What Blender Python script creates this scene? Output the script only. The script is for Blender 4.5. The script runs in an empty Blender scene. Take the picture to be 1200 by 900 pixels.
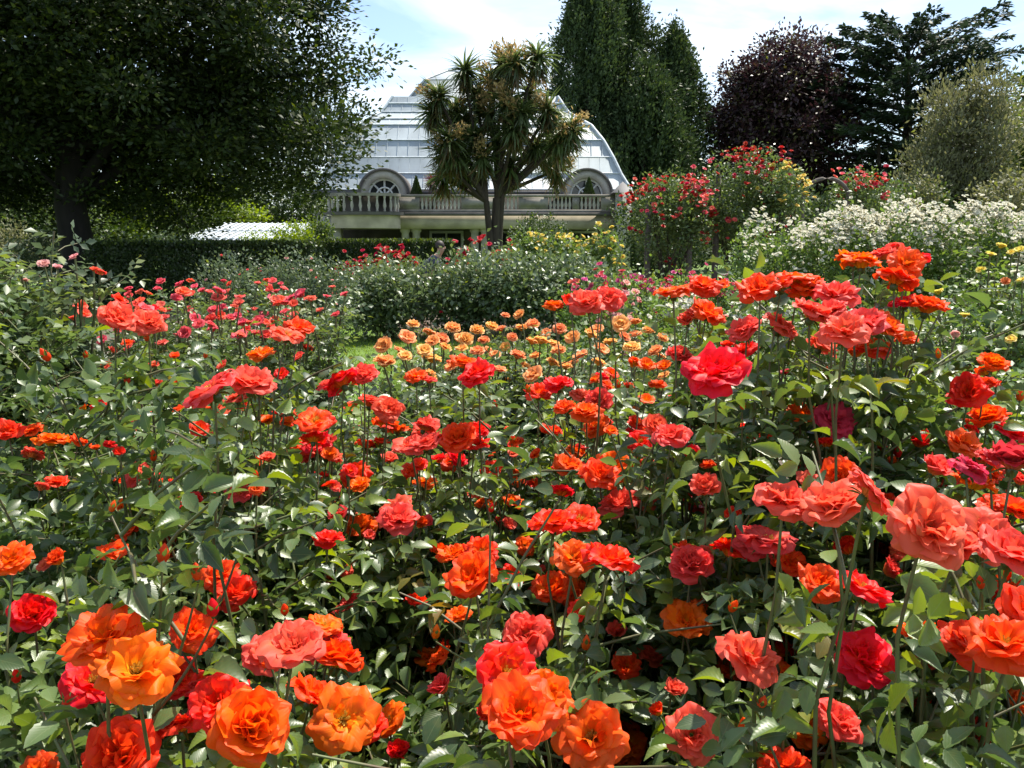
import bpy, math
import numpy as np
from mathutils import Vector, Matrix

# ------------------------------------------------------------------ camera
scene = bpy.context.scene
COL = scene.collection
EYE = 1.65
FPX = 1000.0                      # focal length in photo pixels (photo is 1200 x 900)
HOR = 290.0                       # horizon row
PITCH = math.atan((450 - HOR) / FPX)
cam_d = bpy.data.cameras.new("camera")
cam = bpy.data.objects.new("camera", cam_d)
COL.objects.link(cam)
cam.location = (0, 0, EYE)
cam.rotation_euler = (math.pi / 2 - PITCH, 0, 0)
cam_d.sensor_width = 36
cam_d.lens = 36 * FPX / 1200
cam_d.clip_start = 0.05
cam_d.clip_end = 3000
scene.camera = cam

# ------------------------------------------------------------------ sky + sun
SUN_EL, SUN_AZ = math.radians(62), math.radians(42)     # azimuth clockwise from +Y (away from the camera)
world = bpy.data.worlds.new("World")
scene.world = world
world.use_nodes = True
wn, wl = world.node_tree.nodes, world.node_tree.links
wn.clear()
wo = wn.new('ShaderNodeOutputWorld')
bg = wn.new('ShaderNodeBackground')
sky = wn.new('ShaderNodeTexSky')
sky.sky_type = 'NISHITA'
sky.sun_disc = False
sky.sun_elevation = SUN_EL
sky.sun_rotation = SUN_AZ
sky.dust_density = 1.0
sky.ozone_density = 2.0
bg.inputs['Strength'].default_value = 0.12
# thin streaky clouds mixed into the sky
tc = wn.new('ShaderNodeTexCoord')
mp = wn.new('ShaderNodeMapping')
mp.inputs['Scale'].default_value = (1.1, 1.0, 4.2)
mp.inputs['Rotation'].default_value = (0, 0.25, 0.3)
nz = wn.new('ShaderNodeTexNoise')
nz.inputs['Scale'].default_value = 2.3
nz.inputs['Detail'].default_value = 7
nz.inputs['Roughness'].default_value = 0.55
nz.inputs['Distortion'].default_value = 0.6
cr = wn.new('ShaderNodeValToRGB')
cr.color_ramp.elements[0].position = 0.42
cr.color_ramp.elements[0].color = (0, 0, 0, 1)
cr.color_ramp.elements[1].position = 0.68
cr.color_ramp.elements[1].color = (0.85, 0.85, 0.85, 1)
mx = wn.new('ShaderNodeMixRGB')
mx.inputs['Color2'].default_value = (7.0, 7.6, 8.2, 1)
wl.new(tc.outputs['Generated'], mp.inputs['Vector'])
wl.new(mp.outputs['Vector'], nz.inputs['Vector'])
wl.new(nz.outputs['Fac'], cr.inputs['Fac'])
wl.new(cr.outputs['Color'], mx.inputs['Fac'])
wl.new(sky.outputs['Color'], mx.inputs['Color1'])
wl.new(mx.outputs['Color'], bg.inputs['Color'])
wl.new(bg.outputs['Background'], wo.inputs['Surface'])

SUN_DIR = Vector((math.sin(SUN_AZ) * math.cos(SUN_EL), math.cos(SUN_AZ) * math.cos(SUN_EL), math.sin(SUN_EL)))
sl = bpy.data.lights.new("sun", 'SUN')
sl.energy = 5.0
sl.angle = math.radians(0.5)
sl.color = (1.0, 0.94, 0.83)
so = bpy.data.objects.new("sun", sl)
COL.objects.link(so)
so.rotation_euler = SUN_DIR.to_track_quat('Z', 'Y').to_euler()
so.location = (10, 10, 40)

vs = scene.view_settings
vs.view_transform = 'Standard'
vs.look = 'None'
vs.gamma = 1
vs.exposure = 0.9
vs.use_curve_mapping = False
scene.render.engine = 'CYCLES'
scene.cycles.max_bounces = 8
scene.cycles.transparent_max_bounces = 8

# ------------------------------------------------------------------ helpers
def rng(s):
    return np.random.default_rng(s)

def P(px, py, Y):
    """photo pixel -> world point on the plane y = Y"""
    sx, sy = (px - 600) / FPX, (450 - py) / FPX
    ca, sa = math.cos(PITCH), math.sin(PITCH)
    d = np.array([sx, ca + sy * sa, -sa + sy * ca])
    return np.array([0, 0, EYE]) + d * (Y / d[1])

def X(px, Y, py=330):
    return float(P(px, py, Y)[0])

def Zp(py, Y):
    return float(P(600, py, Y)[2])

def unit(v):
    v = np.asarray(v, float)
    return v / (np.linalg.norm(v, axis=-1, keepdims=True) + 1e-9)

def frames(d, n):
    """rotation matrices (k,3,3): columns side, direction, normal"""
    d = unit(d)
    s = unit(np.cross(d, n))
    nn = np.cross(s, d)
    return np.stack([s, d, nn], axis=-1)

def scatter(TV, TF, R, pos, scale):
    k, n = len(pos), TV.shape[-2]
    scale = np.asarray(scale, float)
    if scale.ndim == 1:
        scale = scale[:, None]
    T = (TV[None, :, :] if TV.ndim == 2 else TV) * scale[:, None, :]
    V = np.einsum('kij,knj->kni', R, T) + pos[:, None, :]
    F = TF[None] + (np.arange(k) * n)[:, None, None]
    return V.reshape(-1, 3), F.reshape(-1, TF.shape[1])

class MB:
    """collects arrays of vertices and faces, links them as ONE mesh object"""
    def __init__(s):
        s.V, s.F, s.A, s.n = [], [], [], 0
    def add(s, V, F, A=None):
        V = np.asarray(V, float).reshape(-1, 3)
        F = np.asarray(F, int)
        if len(V) == 0:
            return s
        s.V.append(V)
        s.F.append(F + s.n)
        if A is None:
            A = np.zeros((len(V), 4))
        s.A.append(np.broadcast_to(np.asarray(A, float), (len(V), 4)))
        s.n += len(V)
        return s
    def box(s, c, size, rz=0.0):
        x, y, z = np.array(size, float) / 2
        V = np.array([[-x, -y, -z], [x, -y, -z], [x, y, -z], [-x, y, -z], [-x, -y, z], [x, -y, z], [x, y, z], [-x, y, z]])
        c_, s_ = math.cos(rz), math.sin(rz)
        V = V @ np.array([[c_, s_, 0], [-s_, c_, 0], [0, 0, 1]]) + np.array(c)
        s.add(V, [[0, 3, 2, 1], [4, 5, 6, 7], [0, 1, 5, 4], [1, 2, 6, 5], [2, 3, 7, 6], [3, 0, 4, 7]])
        return s
    def box2(s, a, b):
        a, b = np.array(a, float), np.array(b, float)
        return s.box((a + b) / 2, np.abs(b - a))
    def tube(s, pts, rad, sides=6):
        pts = np.asarray(pts, float)
        rad = np.broadcast_to(np.asarray(rad, float), (len(pts),))
        t = unit(np.gradient(pts, axis=0))
        ref = np.array([0, 0, 1.0]) if abs(t[0][2]) < 0.9 else np.array([1.0, 0, 0])
        u = unit(np.cross(t, ref))
        w = np.cross(t, u)
        a = np.arange(sides) * 2 * math.pi / sides
        ring = u[:, None] * np.cos(a)[None, :, None] + w[:, None] * np.sin(a)[None, :, None]
        V = (pts[:, None] + ring * rad[:, None, None]).reshape(-1, 3)
        i, j = np.meshgrid(np.arange(len(pts) - 1), np.arange(sides), indexing='ij')
        i, j = i.ravel(), j.ravel()
        j2 = (j + 1) % sides
        F = np.stack([i * sides + j, i * sides + j2, (i + 1) * sides + j2, (i + 1) * sides + j], 1)
        s.add(V, F)
        return s
    def lathe(s, prof, c, sides=12):
        pr = np.array(prof, float)
        a = np.arange(sides) * 2 * math.pi / sides
        V = np.stack([pr[:, None, 0] * np.cos(a), pr[:, None, 0] * np.sin(a), np.repeat(pr[:, 1:2], sides, 1)], -1).reshape(-1, 3) + np.array(c)
        i, j = np.meshgrid(np.arange(len(pr) - 1), np.arange(sides), indexing='ij')
        i, j = i.ravel(), j.ravel()
        j2 = (j + 1) % sides
        s.add(V, np.stack([i * sides + j, i * sides + j2, (i + 1) * sides + j2, (i + 1) * sides + j], 1))
        return s
    def mesh(s, name, mat, smooth=False, attr=False):
        V = np.concatenate(s.V) if s.V else np.zeros((0, 3))
        me = bpy.data.meshes.new(name)
        nl = sum(f.size for f in s.F)
        npoly = sum(len(f) for f in s.F)
        me.vertices.add(len(V))
        me.vertices.foreach_set('co', V.astype(np.float32).ravel())
        me.loops.add(nl)
        me.loops.foreach_set('vertex_index', np.concatenate([f.ravel() for f in s.F]).astype(np.int32))
        me.polygons.add(npoly)
        sizes = np.concatenate([np.full(len(f), f.shape[1]) for f in s.F])
        starts = np.concatenate([[0], np.cumsum(sizes)[:-1]])
        me.polygons.foreach_set('loop_start', starts.astype(np.int32))
        me.polygons.foreach_set('loop_total', sizes.astype(np.int32))
        if smooth:
            me.polygons.foreach_set('use_smooth', np.ones(npoly, bool))
        me.update(calc_edges=True)
        if attr:
            at = me.attributes.new('var', 'FLOAT_COLOR', 'POINT')
            at.data.foreach_set('color', np.concatenate(s.A).astype(np.float32).ravel())
        if mat is not None:
            me.materials.append(mat)
        return me
    def obj(s, name, mat, parent=None, smooth=False, attr=False, origin=None):
        """world-space arrays -> linked object (child keeps world placement: parents are unrotated)"""
        off = np.zeros(3)
        if parent is not None:
            off = wpos(parent)
        if origin is not None:
            o0 = np.array(origin, float)
        else:
            o0 = off
        if s.V:
            s.V = [v - o0 for v in s.V]
        me = s.mesh(name, mat, smooth, attr)
        o = bpy.data.objects.new(name, me)
        COL.objects.link(o)
        if parent is not None:
            o.parent = parent
        o.location = Vector(o0 - off)
        return o

def wpos(o):
    p = np.zeros(3)
    while o is not None:
        p += np.array(o.location)
        o = o.parent
    return p

def tag(o, label, cat, group=None):
    o['label'] = label
    o['category'] = cat
    if group:
        o['group'] = group
    return o

def thing(name, label, cat, loc, group=None):
    o = bpy.data.objects.new(name, None)
    o.empty_display_size = 0.2
    COL.objects.link(o)
    o.location = Vector(loc)
    return tag(o, label, cat, group)

def place(me, name, parent, pos, R=None, scale=1.0, label=None):
    """linked copy of a ready mesh at a world point, rotated by a 3x3 matrix"""
    o = bpy.data.objects.new(name, me)
    COL.objects.link(o)
    o.parent = parent
    M = Matrix.Identity(4)
    if R is not None:
        M = Matrix([list(r) for r in R]).to_4x4()
    o.rotation_euler = M.to_euler()
    o.scale = (scale,) * 3
    o.location = Vector(np.array(pos, float) - wpos(parent))
    if label:
        o['label'] = label
    return o

# ------------------------------------------------------------------ materials
def new_mat(name):
    m = bpy.data.materials.new(name)
    m.use_nodes = True
    nt = m.node_tree
    nt.nodes.clear()
    out = nt.nodes.new('ShaderNodeOutputMaterial')
    return m, nt.nodes, nt.links, out

def plain(name, col, rough=0.7, var=0.25, scale=3.0, metal=0.0, spec=0.4, bump=0.0, stretch=(1, 1, 1), stain=None):
    m, n, l, out = new_mat(name)
    b = n.new('ShaderNodeBsdfPrincipled')
    b.inputs['Roughness'].default_value = rough
    b.inputs['Metallic'].default_value = metal
    b.inputs['Specular IOR Level'].default_value = spec
    tc = n.new('ShaderNodeTexCoord')
    mp = n.new('ShaderNodeMapping')
    mp.inputs['Scale'].default_value = stretch
    nz = n.new('ShaderNodeTexNoise')
    nz.inputs['Scale'].default_value = scale
    nz.inputs['Detail'].default_value = 6
    l.new(tc.outputs['Object'], mp.inputs['Vector'])
    l.new(mp.outputs['Vector'], nz.inputs['Vector'])
    cr = n.new('ShaderNodeValToRGB')
    c = np.array(col)
    lo = c * (1 - var) if stain is None else np.array(stain)
    cr.color_ramp.elements[0].position = 0.3
    cr.color_ramp.elements[1].position = 0.7
    cr.color_ramp.elements[0].color = (*lo, 1)
    cr.color_ramp.elements[1].color = (*np.minimum(c * (1 + var * 0.6), 1), 1)
    l.new(nz.outputs['Fac'], cr.inputs['Fac'])
    l.new(cr.outputs['Color'], b.inputs['Base Color'])
    if bump:
        bp = n.new('ShaderNodeBump')
        bp.inputs['Strength'].default_value = bump
        bp.inputs['Distance'].default_value = 0.02
        l.new(nz.outputs['Fac'], bp.inputs['Height'])
        l.new(bp.outputs['Normal'], b.inputs['Normal'])
    l.new(b.outputs['BSDF'], out.inputs['Surface'])
    return m

def leaf_mat(name, dark, light, young=(0.16, 0.2, 0.03), red=(0.12, 0.04, 0.02), rough=0.36, spec=0.5, trans=0.3, tcol=None, veins=False):
    """var.r: leaf-to-leaf tone, var.g: young growth, on hedges a painted sunlit top, var.b: reddish tint, var.a: place along the leaf"""
    m, n, l, out = new_mat(name)
    at = n.new('ShaderNodeAttribute')
    at.attribute_name = 'var'
    sep = n.new('ShaderNodeSeparateColor')
    l.new(at.outputs['Color'], sep.inputs['Color'])
    def mix(a, b, f):
        x = n.new('ShaderNodeMixRGB')
        for i, s in (('Color1', a), ('Color2', b)):
            if isinstance(s, tuple):
                x.inputs[i].default_value = (*s, 1)
            else:
                l.new(s, x.inputs[i])
        l.new(f, x.inputs['Fac'])
        return x.outputs['Color']
    c = mix(tuple(dark), tuple(light), sep.outputs['Red'])
    c = mix(c, tuple(young), sep.outputs['Green'])
    c = mix(c, tuple(red), sep.outputs['Blue'])
    b = n.new('ShaderNodeBsdfPrincipled')
    b.inputs['Roughness'].default_value = rough
    b.inputs['Specular IOR Level'].default_value = spec
    l.new(c, b.inputs['Base Color'])
    if veins:
        atm = n.new('ShaderNodeAttribute')
        atm.attribute_name = 'leafuv'
        sm_ = n.new('ShaderNodeSeparateXYZ')
        l.new(atm.outputs['Vector'], sm_.inputs['Vector'])
        am = n.new('ShaderNodeMath'); am.operation = 'ABSOLUTE'
        l.new(sm_.outputs['X'], am.inputs[0])
        rm = n.new('ShaderNodeMapRange')
        rm.inputs['From Min'].default_value = 0.015
        rm.inputs['From Max'].default_value = 0.05
        rm.inputs['To Min'].default_value = 0.45
        rm.inputs['To Max'].default_value = 0.0
        l.new(am.outputs[0], rm.inputs['Value'])
        c = mix(c, (0.16, 0.2, 0.08), rm.outputs['Result'])
        tcn = n.new('ShaderNodeTexCoord')
        nb_ = n.new('ShaderNodeTexNoise')
        nb_.inputs['Scale'].default_value = 55
        nb_.inputs['Detail'].default_value = 3
        l.new(tcn.outputs['Object'], nb_.inputs['Vector'])
        rb_ = n.new('ShaderNodeMapRange')
        rb_.inputs['From Min'].default_value = 0.56
        rb_.inputs['From Max'].default_value = 0.72
        rb_.inputs['To Max'].default_value = 0.55
        l.new(nb_.outputs['Fac'], rb_.inputs['Value'])
        c = mix(c, (0.1, 0.11, 0.03), rb_.outputs['Result'])
        l.new(c, b.inputs['Base Color'])
        # pinnate veins: stripes slanting off the midrib, from the leaf's own coordinates
        at2 = n.new('ShaderNodeAttribute')
        at2.attribute_name = 'leafuv'
        s2 = n.new('ShaderNodeSeparateXYZ')
        l.new(at2.outputs['Vector'], s2.inputs['Vector'])
        ab = n.new('ShaderNodeMath'); ab.operation = 'ABSOLUTE'
        l.new(s2.outputs['X'], ab.inputs[0])
        m1 = n.new('ShaderNodeMath'); m1.operation = 'MULTIPLY_ADD'
        l.new(ab.outputs[0], m1.inputs[0]); m1.inputs[1].default_value = -0.45
        l.new(s2.outputs['Y'], m1.inputs[2])
        m2 = n.new('ShaderNodeMath'); m2.operation = 'MULTIPLY'
        l.new(m1.outputs[0], m2.inputs[0]); m2.inputs[1].default_value = 50
        m3 = n.new('ShaderNodeMath'); m3.operation = 'SINE'
        l.new(m2.outputs[0], m3.inputs[0])
        bp = n.new('ShaderNodeBump')
        bp.inputs['Strength'].default_value = 0.07
        bp.inputs['Distance'].default_value = 0.001
        l.new(m3.outputs[0], bp.inputs['Height'])
        l.new(bp.outputs['Normal'], b.inputs['Normal'])
    t = n.new('ShaderNodeBsdfTranslucent')
    hs = n.new('ShaderNodeHueSaturation')
    hs.inputs['Value'].default_value = 2.2
    hs.inputs['Hue'].default_value = 0.485
    hs.inputs['Saturation'].default_value = 1.15
    l.new(c, hs.inputs['Color'])
    l.new(hs.outputs['Color'], t.inputs['Color'])
    ms = n.new('ShaderNodeMixShader')
    ms.inputs['Fac'].default_value = trans
    l.new(b.outputs['BSDF'], ms.inputs[1])
    l.new(t.outputs['BSDF'], ms.inputs[2])
    l.new(ms.outputs['Shader'], out.inputs['Surface'])
    return m

def petal_mat(name, base, mid, rim, trans=0.45, hue=0.014, val=0.15):
    """var.r: base..rim of the petal; each bloom a little different"""
    m, n, l, out = new_mat(name)
    at = n.new('ShaderNodeAttribute')
    at.attribute_name = 'var'
    sep = n.new('ShaderNodeSeparateColor')
    l.new(at.outputs['Color'], sep.inputs['Color'])
    cr = n.new('ShaderNodeValToRGB')
    e = cr.color_ramp.elements
    e[0].position, e[0].color = 0.08, (*base, 1)
    e[1].position, e[1].color = 0.98, (*rim, 1)
    x = e.new(0.45)
    x.color = (*mid, 1)
    cxyz = n.new('ShaderNodeCombineXYZ')
    for src, dst, k_ in (('Blue', 'X', 9.0), ('Red', 'Y', 1.6), ('Green', 'Z', 40.0)):
        mm_ = n.new('ShaderNodeMath'); mm_.operation = 'MULTIPLY'
        l.new(sep.outputs[src], mm_.inputs[0]); mm_.inputs[1].default_value = k_
        l.new(mm_.outputs[0], cxyz.inputs[dst])
    stn = n.new('ShaderNodeTexNoise')
    stn.inputs['Scale'].default_value = 1.0
    stn.inputs['Detail'].default_value = 4
    l.new(cxyz.outputs['Vector'], stn.inputs['Vector'])
    oi = n.new('ShaderNodeObjectInfo')
    mr = n.new('ShaderNodeMapRange')
    mr.inputs['To Min'].default_value = 0.5 - hue
    mr.inputs['To Max'].default_value = 0.5 + hue
    l.new(oi.outputs['Random'], mr.inputs['Value'])
    mv = n.new('ShaderNodeMapRange')
    mv.inputs['To Min'].default_value = 1 - val
    mv.inputs['To Max'].default_value = 1 + val
    l.new(sep.outputs['Green'], mv.inputs['Value'])
    hs = n.new('ShaderNodeHueSaturation')
    l.new(mr.outputs['Result'], hs.inputs['Hue'])
    l.new(mv.outputs['Result'], hs.inputs['Value'])
    l.new(cr.outputs['Color'], hs.inputs['Color'])
    adds = n.new('ShaderNodeMath'); adds.operation = 'MULTIPLY_ADD'
    l.new(stn.outputs['Fac'], adds.inputs[0]); adds.inputs[1].default_value = 0.8; 
    l.new(sep.outputs['Red'], adds.inputs[2])
    sb_ = n.new('ShaderNodeMath'); sb_.operation = 'SUBTRACT'
    l.new(adds.outputs[0], sb_.inputs[0]); sb_.inputs[1].default_value = 0.4
    l.new(sb_.outputs[0], cr.inputs['Fac'])
    b = n.new('ShaderNodeBsdfPrincipled')
    b.inputs['Roughness'].default_value = 0.5
    bpm = n.new('ShaderNodeBump')
    bpm.inputs['Strength'].default_value = 0.35
    bpm.inputs['Distance'].default_value = 0.004
    l.new(stn.outputs['Fac'], bpm.inputs['Height'])
    l.new(bpm.outputs['Normal'], b.inputs['Normal'])
    b.inputs['Specular IOR Level'].default_value = 0.25
    b.inputs['Sheen Weight'].default_value = 0.0
    l.new(hs.outputs['Color'], b.inputs['Base Color'])
    t = n.new('ShaderNodeBsdfTranslucent')
    l.new(hs.outputs['Color'], t.inputs['Color'])
    ms = n.new('ShaderNodeMixShader')
    ms.inputs['Fac'].default_value = trans
    l.new(b.outputs['BSDF'], ms.inputs[1])
    l.new(t.outputs['BSDF'], ms.inputs[2])
    l.new(ms.outputs['Shader'], out.inputs['Surface'])
    return m

M = {}
M['rose_leaf'] = leaf_mat('rose_leaf', (0.03, 0.058, 0.016), (0.1, 0.155, 0.045), young=(0.2, 0.26, 0.03), red=(0.2, 0.06, 0.02), rough=0.4, spec=0.6, trans=0.32, veins=True)
M['mid_leaf'] = leaf_mat('mid_leaf', (0.042, 0.074, 0.022), (0.105, 0.155, 0.05), rough=0.42, spec=.6, trans=0.3)
M['row_leaf'] = leaf_mat('row_leaf', (0.04, 0.07, 0.026), (0.13, 0.175, 0.085), rough=0.42, spec=.7, trans=0.25)
M['grey_leaf'] = leaf_mat('grey_leaf', (0.05, 0.075, 0.04), (0.09, 0.125, 0.065), rough=0.42, trans=0.25)
M['fresh_leaf'] = leaf_mat('fresh_leaf', (0.06, 0.11, 0.025), (0.11, 0.17, 0.045), rough=0.42, trans=0.32)
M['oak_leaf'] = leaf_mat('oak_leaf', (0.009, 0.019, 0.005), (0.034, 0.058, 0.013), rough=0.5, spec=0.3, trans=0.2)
M['lime_leaf'] = leaf_mat('lime_leaf', (0.08, 0.13, 0.015), (0.16, 0.22, 0.03), rough=0.5, trans=0.4)
M['green_leaf'] = leaf_mat('green_leaf', (0.035, 0.065, 0.015), (0.08, 0.12, 0.03), rough=0.5, trans=0.3)
M['hedge_leaf'] = leaf_mat('hedge_leaf', (0.012, 0.026, 0.006), (0.04, 0.07, 0.014), young=(0.18, 0.24, 0.03), rough=0.5, trans=0.22)  # lime young tint doubles as painted sunlight on the hedge tops
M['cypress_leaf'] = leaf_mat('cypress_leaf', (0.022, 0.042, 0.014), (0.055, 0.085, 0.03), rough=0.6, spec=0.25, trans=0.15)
M['cedar_leaf'] = leaf_mat('cedar_leaf', (0.018, 0.032, 0.018), (0.045, 0.068, 0.038), rough=0.6, spec=0.25, trans=0.12)
M['copper_leaf'] = leaf_mat('copper_leaf', (0.022, 0.009, 0.012), (0.055, 0.024, 0.026), rough=0.42, spec=0.4, trans=0.14)
M['olive_leaf'] = leaf_mat('olive_leaf', (0.085, 0.09, 0.04), (0.16, 0.16, 0.08), rough=0.6, trans=0.25)
M['palm_leaf'] = leaf_mat('palm_leaf', (0.042, 0.066, 0.022), (0.11, 0.15, 0.055), rough=0.4, trans=0.25, red=(0.16, 0.1, 0.045))
M['panicle'] = leaf_mat('panicle', (0.22, 0.165, 0.07), (0.37, 0.29, 0.14), rough=0.8, spec=0.1, trans=0.3)
M['red_palm_leaf'] = leaf_mat('red_palm_leaf', (0.06, 0.022, 0.018), (0.12, 0.05, 0.03), rough=0.5)
M['grass'] = leaf_mat('grass', (0.09, 0.16, 0.02), (0.17, 0.25, 0.035), rough=0.6, trans=0.35)
M['bark'] = plain('bark', (0.05, 0.038, 0.028), 0.9, 0.4, 8, bump=0.6, stretch=(1, 1, 0.25))
M['dark_bark'] = plain('dark_bark', (0.013, 0.011, 0.009), 0.95, 0.4, 8, bump=0.6, stretch=(1, 1, 0.25))
M['pale_bark'] = plain('pale_bark', (0.12, 0.1, 0.08), 0.9, 0.4, 8, bump=0.5, stretch=(1, 1, 0.3))
M['cane'] = plain('cane', (0.085, 0.11, 0.035), 0.55, 0.4, 25, stain=(0.09, 0.055, 0.03))
M['soil'] = plain('soil', (0.12, 0.09, 0.068), 0.95, 0.45, 9, bump=0.8)
M['lawn'] = plain('lawn', (0.1, 0.17, 0.025), 0.9, 0.3, 2.5)
M['stone'] = plain('stone', (0.46, 0.4, 0.31), 0.85, 0.2, 1.2, stain=(0.3, 0.26, 0.2))
M['stone_grey'] = plain('stone_grey', (0.27, 0.245, 0.21), 0.85, 0.3, 1.6, stain=(0.15, 0.137, 0.12))
M['stone_dark'] = plain('stone_dark', (0.11, 0.1, 0.095), 0.85, 0.3, 2)
M['stone_pale'] = plain('stone_pale', (0.42, 0.39, 0.35), 0.85, 0.15, 1.5, stain=(0.27, 0.25, 0.22))
M['lead'] = plain('lead', (0.07, 0.07, 0.075), 0.6, 0.3, 2)
M['white_paint'] = plain('white_paint', (0.74, 0.75, 0.74), 0.5, 0.1, 2)
M['dark_glass'] = plain('dark_glass', (0.05, 0.055, 0.06), 0.12, 0.3, 1.2, spec=0.6)
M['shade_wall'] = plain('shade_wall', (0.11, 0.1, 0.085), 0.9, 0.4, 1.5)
M['roof_glass'] = plain('roof_glass', (0.34, 0.385, 0.41), 0.55, 0.22, 0.8, spec=0.5, stretch=(1, 1, 0.2))
M['bar_grey'] = plain('bar_grey', (0.48, 0.53, 0.56), 0.5)
M['rib_grey'] = plain('rib_grey', (0.42, 0.45, 0.47), 0.5)
M['pale_glass'] = plain('pale_glass', (0.5, 0.54, 0.55), 0.5, 0.2, .6)
M['pot'] = plain('pot', (0.16, 0.12, 0.09), 0.8)
M['sepal'] = leaf_mat('sepal', (0.06, 0.1, 0.03), (0.09, 0.14, 0.04), trans=0.2)
M['stamen'] = plain('stamen', (0.75, 0.48, 0.08), 0.7, 0.3, 60)
M['timber'] = plain('timber', (0.12, 0.1, 0.085), 0.85, 0.3, 6)
M['shirt'] = plain('shirt', (0.06, 0.062, 0.1), 0.85, 0.2, 5)
M['trousers'] = plain('trousers', (0.05, 0.05, 0.06), 0.85, 0.2, 5)
M['skin'] = plain('skin', (0.5, 0.31, 0.22), 0.6, 0.1, 5)
M['hair'] = plain('hair', (0.035, 0.025, 0.02), 0.6, 0.3, 40)

PET = {
    'o': petal_mat('orange_petal', (0.95, 0.48, 0.02), (0.93, 0.16, 0.004), (0.90, 0.07, 0.004)),
    'r': petal_mat('scarlet_petal', (0.92, 0.28, 0.015), (0.90, 0.085, 0.008), (0.85, 0.042, 0.012)),
    'c': petal_mat('coral_petal', (0.92, 0.30, 0.06), (0.88, 0.125, 0.06), (0.85, 0.095, 0.07), hue=.007),
    'p': petal_mat('rose_red_petal', (0.8, 0.2, 0.12), (0.72, 0.05, 0.06), (0.64, 0.035, 0.065)),
    'a': petal_mat('apricot_petal', (0.92, 0.42, 0.05), (0.93, 0.42, 0.10), (0.93, 0.47, 0.19), hue=0.02),
    'k': petal_mat('salmon_petal', (0.85, 0.25, 0.14), (0.82, 0.12, 0.10), (0.80, 0.115, 0.12), hue=0.015),
    'm': petal_mat('magenta_petal', (0.6, 0.1, 0.14), (0.58, 0.05, 0.15), (0.66, 0.11, 0.22), hue=0.03),
    'd': petal_mat('crimson_petal', (0.42, 0.02, 0.02), (0.5, 0.012, 0.02), (0.55, 0.02, 0.03), hue=0.015),
    'y': petal_mat('yellow_petal', (0.8, 0.55, 0.04), (0.82, 0.62, 0.08), (0.84, 0.70, 0.20), hue=0.01),
    'w': petal_mat('white_petal', (0.70, 0.62, 0.32), (0.74, 0.70, 0.54), (0.76, 0.74, 0.63), hue=0.0),
    'q': petal_mat('pale_pink_petal', (0.8, 0.45, 0.3), (0.8, 0.36, 0.32), (0.8, 0.42, 0.40), hue=0.015),
}
WORD = {'o': 'bright orange rose bloom', 'r': 'orange red rose bloom', 'c': 'coral pink rose bloom', 'p': 'rose red bloom', 'a': 'apricot rose bloom'}

# ------------------------------------------------------------------ leaf templates (length 1 along +Y)
def leaf_tpl(rows, width, fold=0.16, droop=0.18):
    t = np.array([r[0] for r in rows])
    w = np.array([r[1] for r in rows]) * width
    V, uv = [], []
    for ti, wi in zip(t, w):
        for u in (-1, 0, 1):
            V.append((u * wi * 0.5, ti, abs(u) * wi * fold - droop * ti ** 2))
            uv.append((u * wi / width, ti, 0))
    F = []
    for i in range(len(t) - 1):
        for j in range(2):
            a = i * 3 + j
            F.append((a, a + 1, a + 4, a + 3))
    return np.array(V), np.array(F), np.array(uv)

LEAF_N = leaf_tpl([(0, .1), (.12, .56), (.17, .54), (.28, .92), (.33, .84), (.46, 1.02), (.52, .9), (.64, .86), (.7, .7), (.81, .55), (.87, .4), (1, .03)], 0.62)
LEAF_N2 = leaf_tpl([(0, .1), (.12, .56), (.17, .54), (.28, .92), (.33, .84), (.46, 1.02), (.52, .9), (.64, .86), (.7, .7), (.81, .55), (.87, .4), (1, .03)], 0.58, fold=.55, droop=.42)
LEAF_S = leaf_tpl([(0, .1), (.25, .8), (.6, .9), (1, .05)], .5)
V2 = np.array([(0, 0, 0), (-.3, .45, .07), (0, 1, -.14), (.3, .45, .07), (0, .46, -.02)])
LEAF_M = (V2, np.array([(0, 4, 2, 1), (0, 3, 2, 4)]))
LEAF_F = (np.array([(0, 0, 0), (-.3, .5, .05), (0, 1, -.1), (.3, .5, -.05)]), np.array([(0, 3, 2, 1)]))
LEAF_T = (np.array([(-.1, 0, 0), (-.27, .45, .04), (0, 1, -.1), (.27, .5, -.04)]), np.array([(0, 3, 2, 1)]))
NEEDLE = (np.array([(-.16, 0, 0), (-.2, .55, .02), (0, 1, -.08), (.2, .5, -.02)]), np.array([(0, 3, 2, 1)]))

def foliage_obj(name, mat, parent, tpl, pos, d, nrm, size, var, uv=False, aspect=1.0):
    R = frames(d, nrm)
    sc = np.stack([size * aspect, size, size], 1) if not np.isscalar(aspect) or aspect != 1.0 else size
    V, F = scatter(tpl[0], tpl[1], R, pos, sc)
    A = np.repeat(var, tpl[0].shape[-2], axis=0)
    b = MB().add(V, F, A)
    o = b.obj(name, mat, parent, smooth=uv, attr=True)
    if uv:
        at = o.data.attributes.new('leafuv', 'FLOAT_VECTOR', 'POINT')
        at.data.foreach_set('vector', np.tile(tpl[2], (len(pos), 1)).astype(np.float32).ravel())
    return o

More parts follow.
